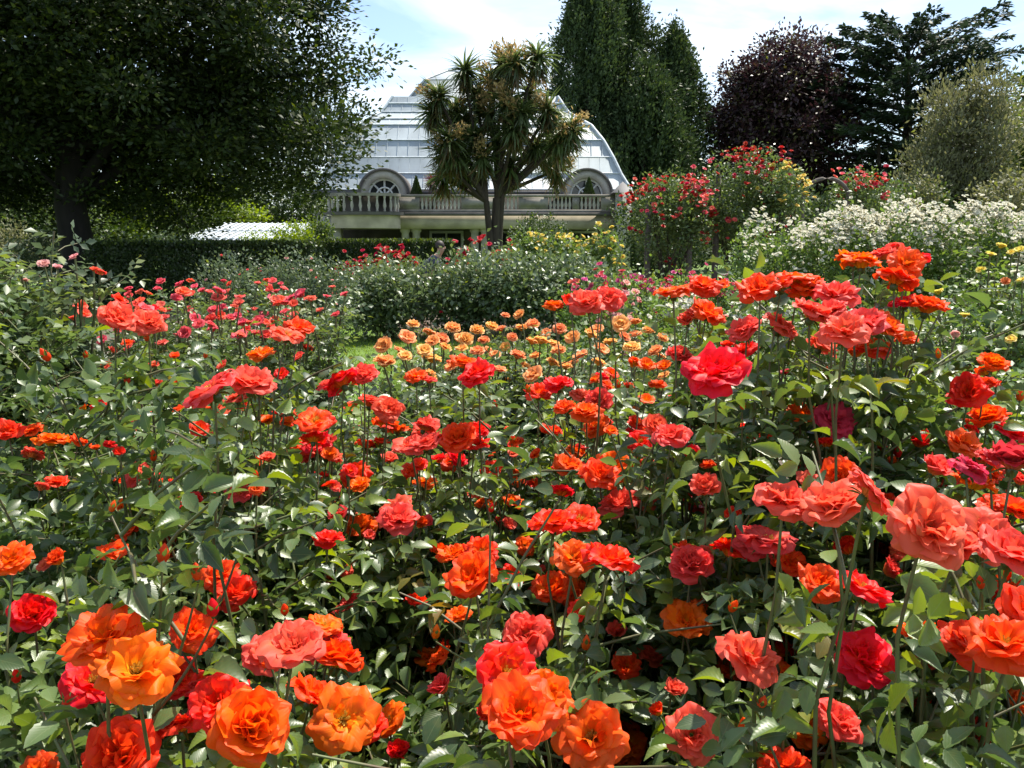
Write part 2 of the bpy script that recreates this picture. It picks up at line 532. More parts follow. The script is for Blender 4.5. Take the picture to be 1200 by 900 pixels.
# ------------------------------------------------------------------ blooms
def rose_mesh(name, seed, mat, layers, nu=6, nt=6, ruffle=0.07, cup=0.5):
    """unit bloom, about 1 across, axis +Z; layers: (count, lean in degrees, length, width, curl)"""
    r = rng(seed)
    b = MB()
    u = np.linspace(-1, 1, nu)
    t = np.linspace(0, 1, nt)
    T, U = np.meshgrid(t, u, indexing='ij')
    prof = np.interp(t, [0, .15, .4, .7, .88, 1], [.22, .5, .82, .97, 1.0, .97])
    az0 = r.uniform(0, 6.28)
    for li, (cnt, lean, L, W, curl) in enumerate(layers):
        for k in range(cnt):
            az = az0 + li * 0.55 + k * 2 * math.pi / cnt + r.normal(0, .13)
            le = math.radians(lean + r.normal(0, 9))
            l_ = L * r.uniform(.88, 1.1)
            w_ = W * r.uniform(.9, 1.12)
            th = le * (0.35 + 0.65 * np.clip(t * 1.8, 0, 1)) + math.radians(curl * .8 + r.normal(0, 16)) * np.clip(t - .55, 0, 1) / .45
            dt = l_ / (nt - 1)
            rad = np.concatenate([[0], np.cumsum(np.sin(th[:-1]) * dt)]) + 0.03
            hgt = np.concatenate([[0], np.cumsum(np.cos(th[:-1]) * dt)])
            x = U * (prof * w_ * 0.6)[:, None]
            ph1, ph2 = r.uniform(0, 6.28, 2)
            f1, f2 = r.uniform(2.0, 3.4), r.uniform(4.2, 6.2)
            ruf = ruffle * T ** 1.6 * (np.sin(f1 * U + ph1) * .8 + np.sin(f2 * U + ph2 + 2 * T) * .55) + (.02 * T ** 4 * np.sin(r.uniform(7.5, 10) * U + ph1 * 2) if nu > 8 else 0)
            # notch / uneven rim
            ext = 1 + 0.055 * np.sin(f2 * 1.4 * U + ph1) * T ** 3 - T ** 1.5 * (.16 * U ** 2 + .26 * U ** 6) - .07 * np.exp(-(U / .3) ** 2) * T ** 4
            nr, nh = np.cos(th)[:, None], -np.sin(th)[:, None]      # outward normal in the (radial, height) plane
            cz = -cup * x ** 2 / max(l_, .1) * (1 - 0.45 * T)
            Rr = rad[:, None] * ext + (ruf + cz) * nr
            Hh = hgt[:, None] * ext + (ruf + cz) * nh
            ca, sa = math.cos(az), math.sin(az)
            V = np.stack([Rr * ca - x * sa, Rr * sa + x * ca, Hh], -1).reshape(-1, 3)
            i, j = np.meshgrid(np.arange(nt - 1), np.arange(nu - 1), indexing='ij')
            i, j = i.ravel(), j.ravel()
            F = np.stack([i * nu + j, i * nu + j + 1, (i + 1) * nu + j + 1, (i + 1) * nu + j], 1)
            A = np.zeros((len(V), 4))
            depth = li / max(len(layers) - 1, 1)
            A[:, 0] = np.clip(T.ravel() * (1 - .28 * depth) + r.normal(0, .06), 0, 1)
            A[:, 1] = r.uniform(0, 1)
            A[:, 2] = U.ravel() * .5 + .5
            b.add(V, F, A)
    return b.mesh(name, mat, smooth=True, attr=True)

OPEN = [(6, 94, .50, .54, 24), (7, 78, .47, .48, 26), (7, 62, .42, .42, 24), (6, 45, .35, .33, 22), (5, 30, .28, .26, 15), (4, 18, .22, .2, 5)]
FLAT = [(6, 98, .52, .56, 25), (6, 84, .46, .50, 20), (5, 66, .36, .40, 25), (4, 48, .26, .26, 25)]
CUPPED = [(6, 86, .48, .54, 34), (7, 64, .48, .50, 34), (6, 47, .43, .42, 28), (6, 32, .37, .34, 20), (5, 20, .31, .26, 10)]
BALL = [(6, 80, .46, .56, 8), (6, 60, .48, .52, 6), (6, 42, .46, .46, 4), (6, 27, .42, .38, 0), (5, 14, .38, .3, 0)]
HALF = [(5, 46, .52, .5, 26), (5, 30, .52, .44, 16), (5, 18, .5, .36, 6), (3, 8, .46, .26, 0)]
LOOSE = [(5, 100, .50, .52, 40), (6, 70, .50, .46, 50), (5, 46, .46, .40, 45), (5, 30, .38, .32, 35)]
SMALL = [(5, 88, .50, .58, 30), (5, 58, .45, .50, 30), (4, 30, .38, .38, 15)]
TINY = [(5, 80, .52, .62, 20), (4, 40, .42, .45, 10)]
BLOOM, MIDBLOOM, TINYBLOOM = {}, {}, {}
for ci, c in enumerate('orcp'):
    BLOOM[c] = [rose_mesh('rose_bloom', 10 + ci * 20 + k, PET[c], lay, 15, 9, ruffle=rf) for k, (lay, rf) in enumerate([(OPEN, .05), (FLAT, .045), (CUPPED, .05), (LOOSE, .055), (OPEN, .065), (CUPPED, .06), (BALL, .05), (HALF, .04)])]
for ci, c in enumerate('orcpakmdywq'):
    MIDBLOOM[c] = [rose_mesh('rose_bloom', 200 + ci * 20 + k, PET[c], lay, 4, 4, ruffle=.06) for k, lay in enumerate([SMALL, CUPPED[1:], SMALL])]
    if c == 'a':
        MIDBLOOM[c] = [rose_mesh('rose_bloom', 260 + k, PET[c], lay, 6, 5, ruffle=.045) for k, lay in enumerate([BALL, CUPPED, BALL])]
    TINYBLOOM[c] = [rose_mesh('rose_bloom', 500 + ci * 20 + k, PET[c], lay, 3, 3, ruffle=.04) for k, lay in enumerate([TINY, SMALL])]

def bud_meshes(c):
    r = rng(77)
    pr = [(.0, 0), (.16, .06), (.24, .22), (.25, .4), (.19, .62), (.1, .82), (.0, .98)]
    b = MB().lathe(pr, (0, 0, 0), 10)
    b.A = [np.tile([.75, .5, 0, 0], (len(b.V[0]), 1))]
    v = b.V[0]
    tw = v[:, 2] * 2.2
    v[:] = np.stack([v[:, 0] * np.cos(tw) - v[:, 1] * np.sin(tw) * (1.25), v[:, 0] * np.sin(tw) + v[:, 1] * np.cos(tw), v[:, 2]], 1)
    body = b.mesh('rose_bud', PET[c], True, True)
    return body

def calyx_mesh(spread, L):
    b = MB().lathe([(.02, -.14), (.07, -.12), (.1, -.03), (.07, .03)], (0, 0, 0), 8)
    a = np.arange(5) * 2 * math.pi / 5
    sp = math.radians(spread)
    d = np.stack([np.cos(a) * math.sin(sp), np.sin(a) * math.sin(sp), np.full(5, math.cos(sp))], 1)
    n = np.stack([-np.cos(a) * math.cos(sp), -np.sin(a) * math.cos(sp), np.full(5, math.sin(sp))], 1)
    pos = np.stack([np.cos(a) * .07, np.sin(a) * .07, np.zeros(5)], 1)
    V, F = scatter(LEAF_S[0], LEAF_S[1], frames(d, n), pos, np.stack([np.full(5, L * .45), np.full(5, L), np.full(5, L)], 1))
    b.add(V, F, np.tile([.5, .2, 0, 0], (len(V), 1)))
    return b.mesh('calyx', M['sepal'], True, True)

BUD = {c: bud_meshes(c) for c in 'orc'}
BUD_CALYX = calyx_mesh(17, 1.05)
BLOOM_CALYX = calyx_mesh(105, .3)
def stamen_mesh():
    r = rng(5)
    b = MB()
    for k in range(26):
        a, q = r.uniform(0, 6.28), r.uniform(.1, .6)
        e = np.array([math.cos(a) * math.sin(q), math.sin(a) * math.sin(q), math.cos(q)]) * r.uniform(.14, .2)
        b.tube([(0, 0, .02), e * .6 + [0, 0, .02], e + [0, 0, .02]], [.006, .006, .012], 4)
    return b.mesh('stamens', M['stamen'], True)
STAMEN = stamen_mesh()

def axis_rot(axis, r):
    a = r.uniform(0, 6.28)
    return frames(np.array([[math.cos(a), math.sin(a), 0.13]]), np.array([axis]))[0] if False else _ax(axis, a)

def _ax(axis, a):
    z = unit(axis)
    x = unit(np.cross(z, [math.cos(a), math.sin(a), .3]))
    y = np.cross(z, x)
    return np.stack([x, y, z], 1)

def bez(a, c, b, n):
    t = np.linspace(0, 1, n)[:, None]
    return (1 - t) ** 2 * a + 2 * t * (1 - t) * c + t ** 2 * b

LEAFLETS = [(1.0, 0, 0, 1.0), (.62, 1, 62, .9), (.62, -1, 62, .9), (.24, 1, 72, .72), (.24, -1, 72, .72)]

def compound(nodes, dirs, nrms, L, leaf, r, young, redd):
    """five leaflets on each node -> arrays for foliage_obj"""
    nodes, dirs, nrms = np.array(nodes), unit(np.array(dirs)), np.array(nrms)
    s = unit(np.cross(dirs, nrms))
    nn = np.cross(s, dirs)
    po, di, no, sz, va = [], [], [], [], []
    k = len(nodes)
    base = r.uniform(0, 1, k)
    for (al, sd, ang, q) in LEAFLETS:
        rach = dirs * (al * L)[:, None] + nn * (-0.12 * al ** 2 * L)[:, None]
        a = math.radians(ang) * sd + r.normal(0, .14, k)
        d = dirs * np.cos(a)[:, None] + s * np.sin(a)[:, None] + nn * r.normal(-.12, .16, k)[:, None]
        n_ = nn + s * r.normal(0, .42, k)[:, None] + dirs * r.normal(0, .35, k)[:, None]
        po.append(nodes + rach)
        di.append(d)
        no.append(n_)
        sz.append(leaf * q * r.uniform(.85, 1.15, k))
        va.append(np.stack([np.clip(base + r.normal(0, .12, k), 0, 1), young, redd, np.zeros(k)], 1))
    return np.concatenate(po), np.concatenate(di), np.concatenate(no), np.concatenate(sz), np.concatenate(va)

UP = np.array([0, 0, 1.0])

PROT = []          # (px, py, px width, depth) of blooms that stand clear of leaves
def to_px(p):
    p = np.atleast_2d(p)
    ca, sa = math.cos(PITCH), math.sin(PITCH)
    zc = p[:, 1] * ca - (p[:, 2] - EYE) * sa
    yc = p[:, 1] * sa + (p[:, 2] - EYE) * ca
    return 600 + FPX * p[:, 0] / zc, 450 - FPX * yc / zc

def clear_of_blooms(pos, r, prob=.92):
    u, v = to_px(pos)
    A_ = np.array(PROT) if PROT else np.zeros((0, 4))
    hit = np.zeros(len(pos), int)
    for i0 in range(0, len(pos), 4000):
        sl_ = slice(i0, i0 + 4000)
        q = (pos[sl_, 1][:, None] < A_[None, :, 3] + .01) & ((u[sl_][:, None] - A_[None, :, 0]) ** 2 + (v[sl_][:, None] - A_[None, :, 1]) ** 2 < (.46 * A_[None, :, 2] + 9 / np.maximum(pos[sl_, 1], .5)[:, None]) ** 2)
        hit[sl_] = q.sum(1)
    return r.uniform(0, 1, len(pos)) < (1 - prob) ** hit

def rose_bush(label, group, base, top, radius, blooms, seed, leaf=0.05, n_canes=12, n_twigs=120, near=True, mat='rose_leaf', buds=(), ymin=0.72, young=.25, bare=0.28, clip=None, name='rose_bush'):
    """blooms: (world pos, diameter, colour code). Canes rise from the base to each bloom, twigs leave the canes, leaves sit on both."""
    r = rng(seed)
    bx, by = base
    root = thing(name, label, 'rose bush', (bx, by, 0), group)
    b0 = np.array([bx, by, 0.0])
    tips = [(np.array(p, float), True) for (p, s, c) in blooms]
    for k in range(n_canes):
        a = r.uniform(0, 6.28)
        q = math.sqrt(r.uniform(0.02, 1))
        tips.append((b0 + np.array([math.cos(a) * q * radius, math.sin(a) * q * radius, top * (1.0 - .28 * q ** 2) * r.uniform(.82, 1.0)]), False))
    for (p, s, c) in blooms:
        u_, v_ = to_px(p)
        PROT.append((u_[0], v_[0], s * FPX / p[1], p[1]))
    tp_ = np.array([t_[0] for t_ in tips])
    okc = clear_of_blooms(tp_, r, 1.0)
    tips = [t_ for t_, o_ in zip(tips, okc) if t_[1] or o_]
    wood = MB()
    canes = []
    for tip, fl in tips:
        st = b0 + np.array([r.normal(0, .05), r.normal(0, .05), 0])
        if fl:
            st[:2] += .6 * (tip[:2] - b0[:2])
        c = np.array([st[0] + .3 * (tip[0] - st[0]) + r.normal(0, .03), st[1] + .3 * (tip[1] - st[1]) + r.normal(0, .03), tip[2] * .62])
        pts = bez(st, c, tip, 9)
        pts[2:-1] += r.normal(0, .012, (6, 3)) * np.array([1, 1, .4])
        canes.append((pts, fl))
        wood.tube(pts, np.linspace(.006, .0019, 9) if near else np.linspace(.009, .004, 9), 5 if near else 4)
    for (p, s, c) in buds:
        p = np.array(p, float)
        st = min((q_[0][5] for q_ in canes), key=lambda m_: np.linalg.norm(m_ - p) + (1 if m_[2] > p[2] - .06 else 0))
        pts = bez(st, np.array([st[0] * .4 + p[0] * .6, st[1] * .4 + p[1] * .6, st[2] * .6 + p[2] * .4]), p - UP * .005, 9)
        canes.append((pts, True))
        wood.tube(pts, np.linspace(.0028, .0013, 9), 5)
    nodes, dirs, nrms, yng, red, dist = [], [], [], [], [], []
    def leaf_at(p, d, yf):
        nodes.append(p); dirs.append(d)
        n = UP * 1.0 + r.normal(0, .5, 3)
        nrms.append(n)
        yng.append(yf)
        red.append(np.clip(r.normal(-.25, .3), 0, .8) if yf > .35 else 0.0)
    for pts, fl in canes:
        L = np.linalg.norm(pts[-1] - pts[0])
        cnt = int(L * (1 - bare) / (.036 if fl else .05))
        a0 = r.uniform(0, 6.28)
        for q in range(cnt):
            t = bare + (1 - bare) * (q + .5) / cnt
            if fl and t > .95:
                continue
            f = t * 8
            i = min(int(f), 7)
            p = pts[i] + (pts[i + 1] - pts[i]) * (f - i)
            a = a0 + q * 2.4
            leaf_at(p, np.array([math.cos(a), math.sin(a), r.normal(.22, .2)]), np.clip(r.normal(young * (t > .8), .25), 0, 1) * (t > .6))
    tw = []
    for k in range(n_twigs):
        pts, fl = canes[r.integers(len(canes))]
        t = r.uniform(bare, .93)
        f = t * 8
        i = min(int(f), 7)
        p = pts[i] + (pts[i + 1] - pts[i]) * (f - i)
        out = np.array([p[0] - bx, p[1] - by, 0])
        out = out / (np.linalg.norm(out) + .05)
        a = r.uniform(0, 6.28)
        d = unit(out * r.uniform(0, 1) + np.array([math.cos(a), math.sin(a), 0]) * .9 + UP * r.uniform(.1, .9))
        tw.append((p, d, r.uniform(.1, .3) * (radius / .45) ** .5))
    okt = clear_of_blooms(np.array([p + d * L_ for p, d, L_ in tw]), r, 1.0) & clear_of_blooms(np.array([p + d * L_ * .5 for p, d, L_ in tw]), r, 1.0)
    for k, (p, d, Ln) in enumerate(tw):
        if not okt[k]:
            continue
        wood.tube([p, p + d * Ln * .5 + UP * .01, p + d * Ln], [.003, .0025, .0018], 4)
        cnt = int(Ln / .045)
        for q in range(cnt):
            tt = (q + 1) / cnt
            a = q * 2.4 + k
            leaf_at(p + d * Ln * tt, np.array([math.cos(a), math.sin(a), r.normal(.15, .25)]) + d * .6, np.clip(r.normal(.0, .3), 0, 1) * (tt > .7))
    nodes = np.array(nodes)
    keep = (nodes[:, 1] > ymin) & (nodes[:, 2] > .12)
    if clip is not None:
        keep &= clip(nodes)
    dirs, nrms, yng, red = [np.array(q)[keep] for q in (dirs, nrms, yng, red)]
    nodes = nodes[keep]
    k = len(nodes)
    Ls = leaf * r.uniform(1.2, 2.0, k)
    po, di, no, sz, va = compound(nodes, dirs, nrms, Ls, leaf, r, yng, red)
    wood.obj('branches', M['cane'], root, smooth=True)
    kp = clear_of_blooms(po + unit(di) * (sz * .5)[:, None], r)
    po, di, no, sz, va = po[kp], di[kp], no[kp], sz[kp], va[kp]
    if near:
        tp2 = (np.where(r.uniform(0, 1, (len(po), 1, 1)) < .5, LEAF_N[0][None], LEAF_N2[0][None]), LEAF_N[1], LEAF_N[2])
        foliage_obj('foliage', M[mat], root, tp2, po, di, no, sz, va, uv=True)
    else:
        foliage_obj('foliage', M[mat], root, LEAF_M, po, di, no, sz, va)
    for (p, s, c) in blooms:
        lib = BLOOM if near and s * FPX / p[1] > 28 and c in BLOOM else MIDBLOOM
        ax = UP * 1.0 + np.array([r.normal(0, .38), -.3 + r.normal(0, .36), 0])
        if near:
            ax = ax + .15 * np.array([p[0] - bx, p[1] - by, 0]) / (radius + .01)
        R = _ax(ax, r.uniform(0, 6.28))
        vi = r.integers(len(lib[c]))
        if lib is BLOOM and s < .06 and r.uniform() < .6:
            vi = 7
        elif lib is BLOOM and s > .075 and vi == 7:
            vi = 4
        o = place(lib[c][vi], 'rose_bloom', root, p, R, s * r.uniform(.92, 1.04), WORD.get(c) if near else None)
        if near and lib is BLOOM:
            cx = bpy.data.objects.new('calyx', BLOOM_CALYX)
            COL.objects.link(cx); cx.parent = o
            if vi in (1, 3):
                sx = bpy.data.objects.new('stamens', STAMEN)
                COL.objects.link(sx); sx.parent = o
    for (p, s, c) in buds:
        ax = UP + np.array([r.normal(0, .2), -.1 + r.normal(0, .2), 0])
        o = place(BUD[c if c in BUD else 'r'], 'rose_bud', root, p, _ax(ax, r.uniform(0, 6.28)), s * 1.7)
        cx = bpy.data.objects.new('calyx', BUD_CALYX)
        COL.objects.link(cx); cx.parent = o
    return root

def shrub(name, label, cat, group, base, lobes, seed, leaf, n, mat, stems=6, blooms=(), young=.12, tiny=True, stem_r=.02, tpl=LEAF_F, sd=.14, stem_mat='cane', upright=.3, bloom_word=None):
    """lobes: (cx, cy, cz, rx, ry, rz) in world units; leaves gather in small sprays inside the lobes, thicker near their skin"""
    r = rng(seed)
    root = thing(name, label, cat, (base[0], base[1], 0), group)
    lob = np.array(lobes, float)
    vol = lob[:, 3] * lob[:, 4] * lob[:, 5]
    nc = max(20, n // 9)
    ci = r.choice(len(lob), nc, p=vol / vol.sum())
    d = unit(r.normal(0, 1, (nc, 3)))
    q = r.uniform(.15, 1, nc) ** .42
    cen = lob[ci, :3] + d * lob[ci, 3:] * (q * r.uniform(.85, 1.1, nc))[:, None]
    k = n
    pi = r.integers(nc, size=k)
    pos = cen[pi] + r.normal(0, sd, (k, 3))
    ok = pos[:, 2] > .04
    pos, pi = pos[ok], pi[ok]
    k = len(pos)
    dd = unit(d[pi] * .5 + r.normal(0, .55, (k, 3)) + UP * upright)
    nn = UP + r.normal(0, .5, (k, 3)) + d[pi] * .4
    tone = np.clip(r.uniform(0, 1, nc)[pi] * .5 + r.uniform(0, .5, k), 0, 1)
    va = np.stack([tone, np.clip(r.normal(young - .2, .3, k), 0, .9), np.zeros(k), np.zeros(k)], 1)
    w = MB()
    b0 = np.array([base[0], base[1], 0.0])
    for s_ in range(stems):
        e = cen[r.integers(nc)]
        st = b0 + np.array([r.normal(0, .12), r.normal(0, .12), 0])
        c = st * .6 + e * .4
        c[2] = e[2] * .6
        w.tube(bez(st, c, e, 7), np.linspace(stem_r, stem_r * .3, 7), 5)
    w.obj('branches', M[stem_mat], root, smooth=True)
    foliage_obj('foliage', M[mat], root, tpl, pos, dd, nn, leaf * r.uniform(.7, 1.25, k), va)
    lib = TINYBLOOM if tiny else MIDBLOOM
    blooms = sorted(blooms, key=lambda q: q[0][1] - 0 * q[1])
    rest = blooms[98:]
    if rest:
        for c_ in sorted(set(q[2] for q in rest)):
            me_ = lib[c_][1]
            tv = np.array([v.co for v in me_.vertices])
            tf = np.array([p_.vertices[:] for p_ in me_.polygons])
            ta = np.array([q.color[:] for q in me_.attributes['var'].data])
            sel = [q for q in rest if q[2] == c_]
            R_ = np.stack([_ax(UP + np.array([r.normal(0, .4), -.5 + r.normal(0, .4), 0]), r.uniform(0, 6.28)) for _ in sel])
            V_, F_ = scatter(tv, tf, R_, np.array([q[0] for q in sel]), np.array([q[1] for q in sel]))
            o_ = MB().add(V_, F_, np.tile(ta, (len(sel), 1))).obj('small_blooms', PET[c_], root, smooth=True, attr=True)
            o_['kind'] = 'stuff'
    for (p, s, c) in blooms[:98]:
        ax = UP + np.array([r.normal(0, .4), -.5 + r.normal(0, .4), 0])
        place(lib[c][r.integers(len(lib[c]))], 'rose_bloom', root, p, _ax(ax, r.uniform(0, 6.28)), s)
    return root

def lobe_blooms(lobes, n, size, cols, seed, top=True, clump=1, topb=.9):
    """n blooms on the outer skin of the lobes, camera side and top"""
    r = rng(seed)
    lob = np.array(lobes, float)
    out = []
    w = lob[:, 3] * lob[:, 5]
    while len(out) < n:
        L = lob[r.choice(len(lob), p=w / w.sum())]
        d = unit(r.normal(0, 1, 3) + np.array([0, -.5, topb if top else .3]))
        p = L[:3] + d * L[3:] * r.uniform(.98, 1.12)
        inside = ((p - lob[:, :3]) / lob[:, 3:]) ** 2
        if (inside.sum(1) < .8).any() or p[2] < .25:
            continue
        cc = cols[r.integers(len(cols))]
        for q in range(1 + r.integers(clump)):
            out.append((p + (r.normal(0, .75, 3) * size if q else 0), size * r.uniform(.7, 1.2), cc))
    return out

# ------------------------------------------------------------------ ground
def structure(o):
    o['kind'] = 'structure'
    return o

g = MB().add([(-900, -60, 0), (900, -60, 0), (900, 1500, 0), (-900, 1500, 0)], [[0, 1, 2, 3]])
structure(g.obj('lawn', M['lawn']))
def sheet(name, pts, z, mat):
    pts = np.array(pts, float)
    V = np.column_stack([pts, np.full(len(pts), z)])
    return structure(MB().add(V, [list(range(len(pts)))]).obj(name, M[mat]))
sheet('rose_bed_soil', [(-7, .3), (7, .3), (7, 8.6), (1.8, 8.9), (-1.0, 7.6), (-3.0, 8.8), (-7, 9.0)], .004, 'soil')
sheet('shrub_bed_soil', [(-2.35, 15.5), (2.4, 14.6), (6, 9.8), (12, 9.8), (12, 24), (-3.6, 24)], .004, 'soil')
sheet('side_bed_soil', [(-9, 9.6), (-5.6, 9.8), (-3.9, 13.0), (-3.2, 14.4), (-4.5, 24), (-9, 24)], .004, 'soil')

# grass blades where the lawn shows between the beds
r = rng(3)
k = 26000
gp = np.stack([r.uniform(-4.5, 2.5, k), r.uniform(8.0, 17.5, k), np.zeros(k)], 1)
gd = unit(np.stack([r.normal(0, .35, k), r.normal(0, .35, k), np.ones(k)], 1))
gn = np.stack([r.normal(0, 1, k), r.normal(0, 1, k), np.zeros(k)], 1)
gv = np.stack([r.uniform(0, 1, k), np.clip(r.normal(0, .2, k), 0, 1), np.zeros(k), np.zeros(k)], 1)
V, F = scatter(LEAF_F[0], LEAF_F[1], frames(gd, gn), gp, np.stack([np.full(k, .02), r.uniform(.03, .06, k), np.full(k, .03)], 1))
go = MB().add(V, F, np.repeat(gv, 4, 0)).obj('grass', M['grass'], attr=True)
go['label'] = 'short mown green grass between the rose beds'
go['kind'] = 'stuff'
go['category'] = 'grass'

# ------------------------------------------------------------------ conservatory
BY = 50.0
def bx(px, Y=BY): return X(px, Y, 230)
def bz(py, Y=BY): return Zp(py, Y)
con = thing('conservatory', 'long stone conservatory with a curved whitened glass roof behind the garden', 'building', (bx(560), BY + 8, 0))
xl, xr = bx(396), bx(738)
# ground storey: frieze and shaded recess between columns
zt = bz(253, 48)
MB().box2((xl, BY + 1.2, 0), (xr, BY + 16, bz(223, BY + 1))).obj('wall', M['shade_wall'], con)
x0f, x1f = X(372, 48, 260), X(726, 48, 260)
MB().box2((x0f, 47.9, bz(268, 48)), (x1f, BY + 1.1, zt)).obj('frieze', M['stone'], con)
MB().box2((x0f - .15, 47.6, zt + .005), (x1f + .15, BY + 1.1, zt + .17)).obj('cornice', M['stone_dark'], con)
for px in (474, 487, 556, 568, 640, 652, 716):
    c = (X(px, 48, 275), 48.4)
    w = MB().lathe([(.3, 0), (.3, .15), (.24, .2), (.25, .9), (.21, bz(268, 48) - .22), (.29, bz(268, 48) - .14), (.29, bz(268, 48) - .005)], (c[0], c[1], 0), 14)
    w.obj('column', M['stone_pale'], con, smooth=False)
for px in (520, 606, 684):
    c = X(px, 49, 275)
    wd = MB().box2((c - 1.0, 51.0, .5), (c + 1.0, 51.19, bz(270, 50))).obj('window', M['white_paint'], con)
    MB().box2((c - .85, 50.96, .65), (c - .06, 51.02, bz(270, 50) - .15)).box2((c + .06, 50.96, .65), (c + .85, 51.02, bz(270, 50) - .15)).obj('pane', M['dark_glass'], wd)
# pale end pavilion at the left
MB().box2((X(372, 47, 270), 47.0, 0), (X(398, 47, 270), 47.85, bz(253, 47))).obj('end_pier', M['stone_pale'], con)
MB().box2((X(722, 47, 270), 46.9, 0), (X(739, 47, 270), 47.85, bz(226, 47))).obj('end_pier', M['stone_pale'], con)
p = (X(730.5, 47, 230), 47.4)
MB().add([(p[0] - .6, 46.75, bz(226, 47)), (p[0] + .6, 46.75, bz(226, 47)), (p[0] + .6, 48, bz(226, 47)), (p[0] - .6, 48, bz(226, 47)), (p[0], 47.4, bz(212, 47))],
         [[0, 1, 4], [1, 2, 4], [2, 3, 4], [3, 0, 4]]).obj('pier_cap', M['lead'], con)
# balustrade on the terrace edge
bal = MB().box2((X(462, 48), 47.75, bz(231, 48)), (X(724, 48), 48.05, bz(228, 48))).box2((X(462, 48), 47.78, zt + .175), (X(724, 48), 48.02, zt + .33)).obj('balustrade', M['stone_grey'], con)
zb0, zb1 = zt + .335, bz(231, 48) - .005
prof = [(.05, 0), (.085, .03), (.05, .12), (.095, .38), (.06, .62), (.045, .8), (.075, .94), (.075, 1)]
for (a, b_) in ((494, 541), (588, 607), (642, 669), (678, 702)):
    nb = max(3, int((b_ - a) / 4.4))
    for q in range(nb):
        xx = X(a + (b_ - a) * (q + .5) / nb, 47.9)
        MB().lathe([(pr, zb0 + h * (zb1 - zb0)) for pr, h in prof], (xx, 47.9, 0), 8).obj('baluster', M['stone_pale'], bal, smooth=True)
for (a, b_) in ((462, 493.5), (541.5, 587.5), (607.5, 641.5), (669.5, 677.5), (702.5, 724)):
    m_ = MB().box2((X(a, 48), 47.8, zb0), (X(b_, 48), 48.0, zb1))
    m_.box2((X(a, 48) + .12, 47.78, zb0 + .15), (X(b_, 48) - .12, 47.797, zb1 - .12))
    m_.obj('panel', M['stone_grey'], bal)
# curved bay of the terrace under the left dormer
bay = MB()
cxb = X(430, 48)
a = np.linspace(math.pi, 2 * math.pi, 15)
for (rr, z0, z1, mm) in ((2.0, bz(268, 48), zt, 'stone'), (2.25, zt + .005, zt + .17, 'stone_dark'), (2.05, zb1, zb1 + .16, 'stone_grey')):
    mb = MB()
    pr = [(rr * .0, z1), (rr, z1), (rr, z0), (0, z0)]
    ang = np.linspace(math.pi, 2 * math.pi, 19)
    V = np.concatenate([np.stack([cxb + rr * np.cos(ang), 47.58 + .9 * np.sin(ang) * rr * .6, np.full(19, z)], 1) for z in (z0, z1)])
    F = [[i, i + 1, i + 20, i + 19] for i in range(18)]
    mb.add(V, F)
    mb.add(V[19:], [list(range(19))])
    mb.obj('bay', M[mm], con)
for q in range(13):
    an = math.pi * (1 + (q + .5) / 13)
    MB().lathe([(pr, zb0 - .15 + h * (zb1 - zb0 + .15)) for pr, h in prof], (cxb + 1.9 * math.cos(an), 47.58 + .54 * 1.9 * math.sin(an), 0), 8).obj('baluster', M['stone_pale'], bal, smooth=True)
# roof: stacked curved bands, hipped ends
lev = [(223, 735), (204, 722.5), (185, 713), (165, 701), (147, 686), (140, 673), (132, 659), (122, 652), (113, 646)]
cxp = 553
hw0 = (lev[0][1] - cxp) / FPX * (BY + 1)
rings = []
for (py, pxr) in lev:
    off = 0
    for it in range(6):
        Y = BY + .6 + off
        hw = (pxr - cxp) / FPX * Y
        off = max(0, (hw0 - hw) * 1.15)
    z = bz(py, Y)
    rings.append((hw, Y, z))
cx0 = lambda Y: X(cxp, Y, 180)
roof = thing('roof', None, None, (bx(cxp), BY + 8, bz(223))) if False else None
ro = MB()
bars = MB()
ribs = MB()
YB = BY + 17
def ring_pts(hw, Y, z):
    c = bx(cxp)
    back = YB - (Y - BY - .6)
    return np.array([(c - hw, Y, z), (c + hw, Y, z), (c + hw, back, z), (c - hw, back, z)])
for i in range(len(rings) - 1):
    A_, B_ = ring_pts(*rings[i]), ring_pts(*rings[i + 1])
    V = np.concatenate([A_, B_])
    ro.add(V, [[0, 1, 5, 4], [1, 2, 6, 5], [2, 3, 7, 6], [3, 0, 4, 7]])
    # rib along the top of each band
    for s_ in range(4):
        p0, p1 = A_[s_], A_[(s_ + 1) % 4]
        ribs.tube([p0 + [0, 0, .05], p1 + [0, 0, .05]], .045, 4)
    ribs.tube([A_[0], B_[0]], .1, 5)
    ribs.tube([A_[1], B_[1]], .1, 5)
    nbar = int(2 * rings[i][0] / .62)
    for q in range(1, nbar):
        f = q / nbar
        x_ = A_[0][0] + (A_[1][0] - A_[0][0]) * f
        if B_[0][0] < x_ < B_[1][0]:
            bars.tube([(x_, A_[0][1] - .03, A_[0][2]), (x_, B_[0][1] - .03, B_[0][2])], .012, 4)
        else:
            tt = (x_ - A_[0][0]) / (B_[0][0] - A_[0][0]) if x_ < B_[0][0] else (A_[1][0] - x_) / (A_[1][0] - B_[1][0])
            e = A_[0] + (B_[0] - A_[0]) * tt
            bars.tube([(x_, A_[0][1] - .03, A_[0][2]), (x_, e[1] - .03, e[2])], .012, 4)
tp = ring_pts(*rings[-1])
ro.add(tp, [[0, 1, 2, 3]])
rf = ro.obj('roof', M['roof_glass'], con)
ribs.V += bars.V; ribs.F += [f_ + ribs.n for f_ in bars.F]; ribs.A += bars.A; ribs.n += bars.n
ribs.obj('glazing_bars', M['bar_grey'], rf)
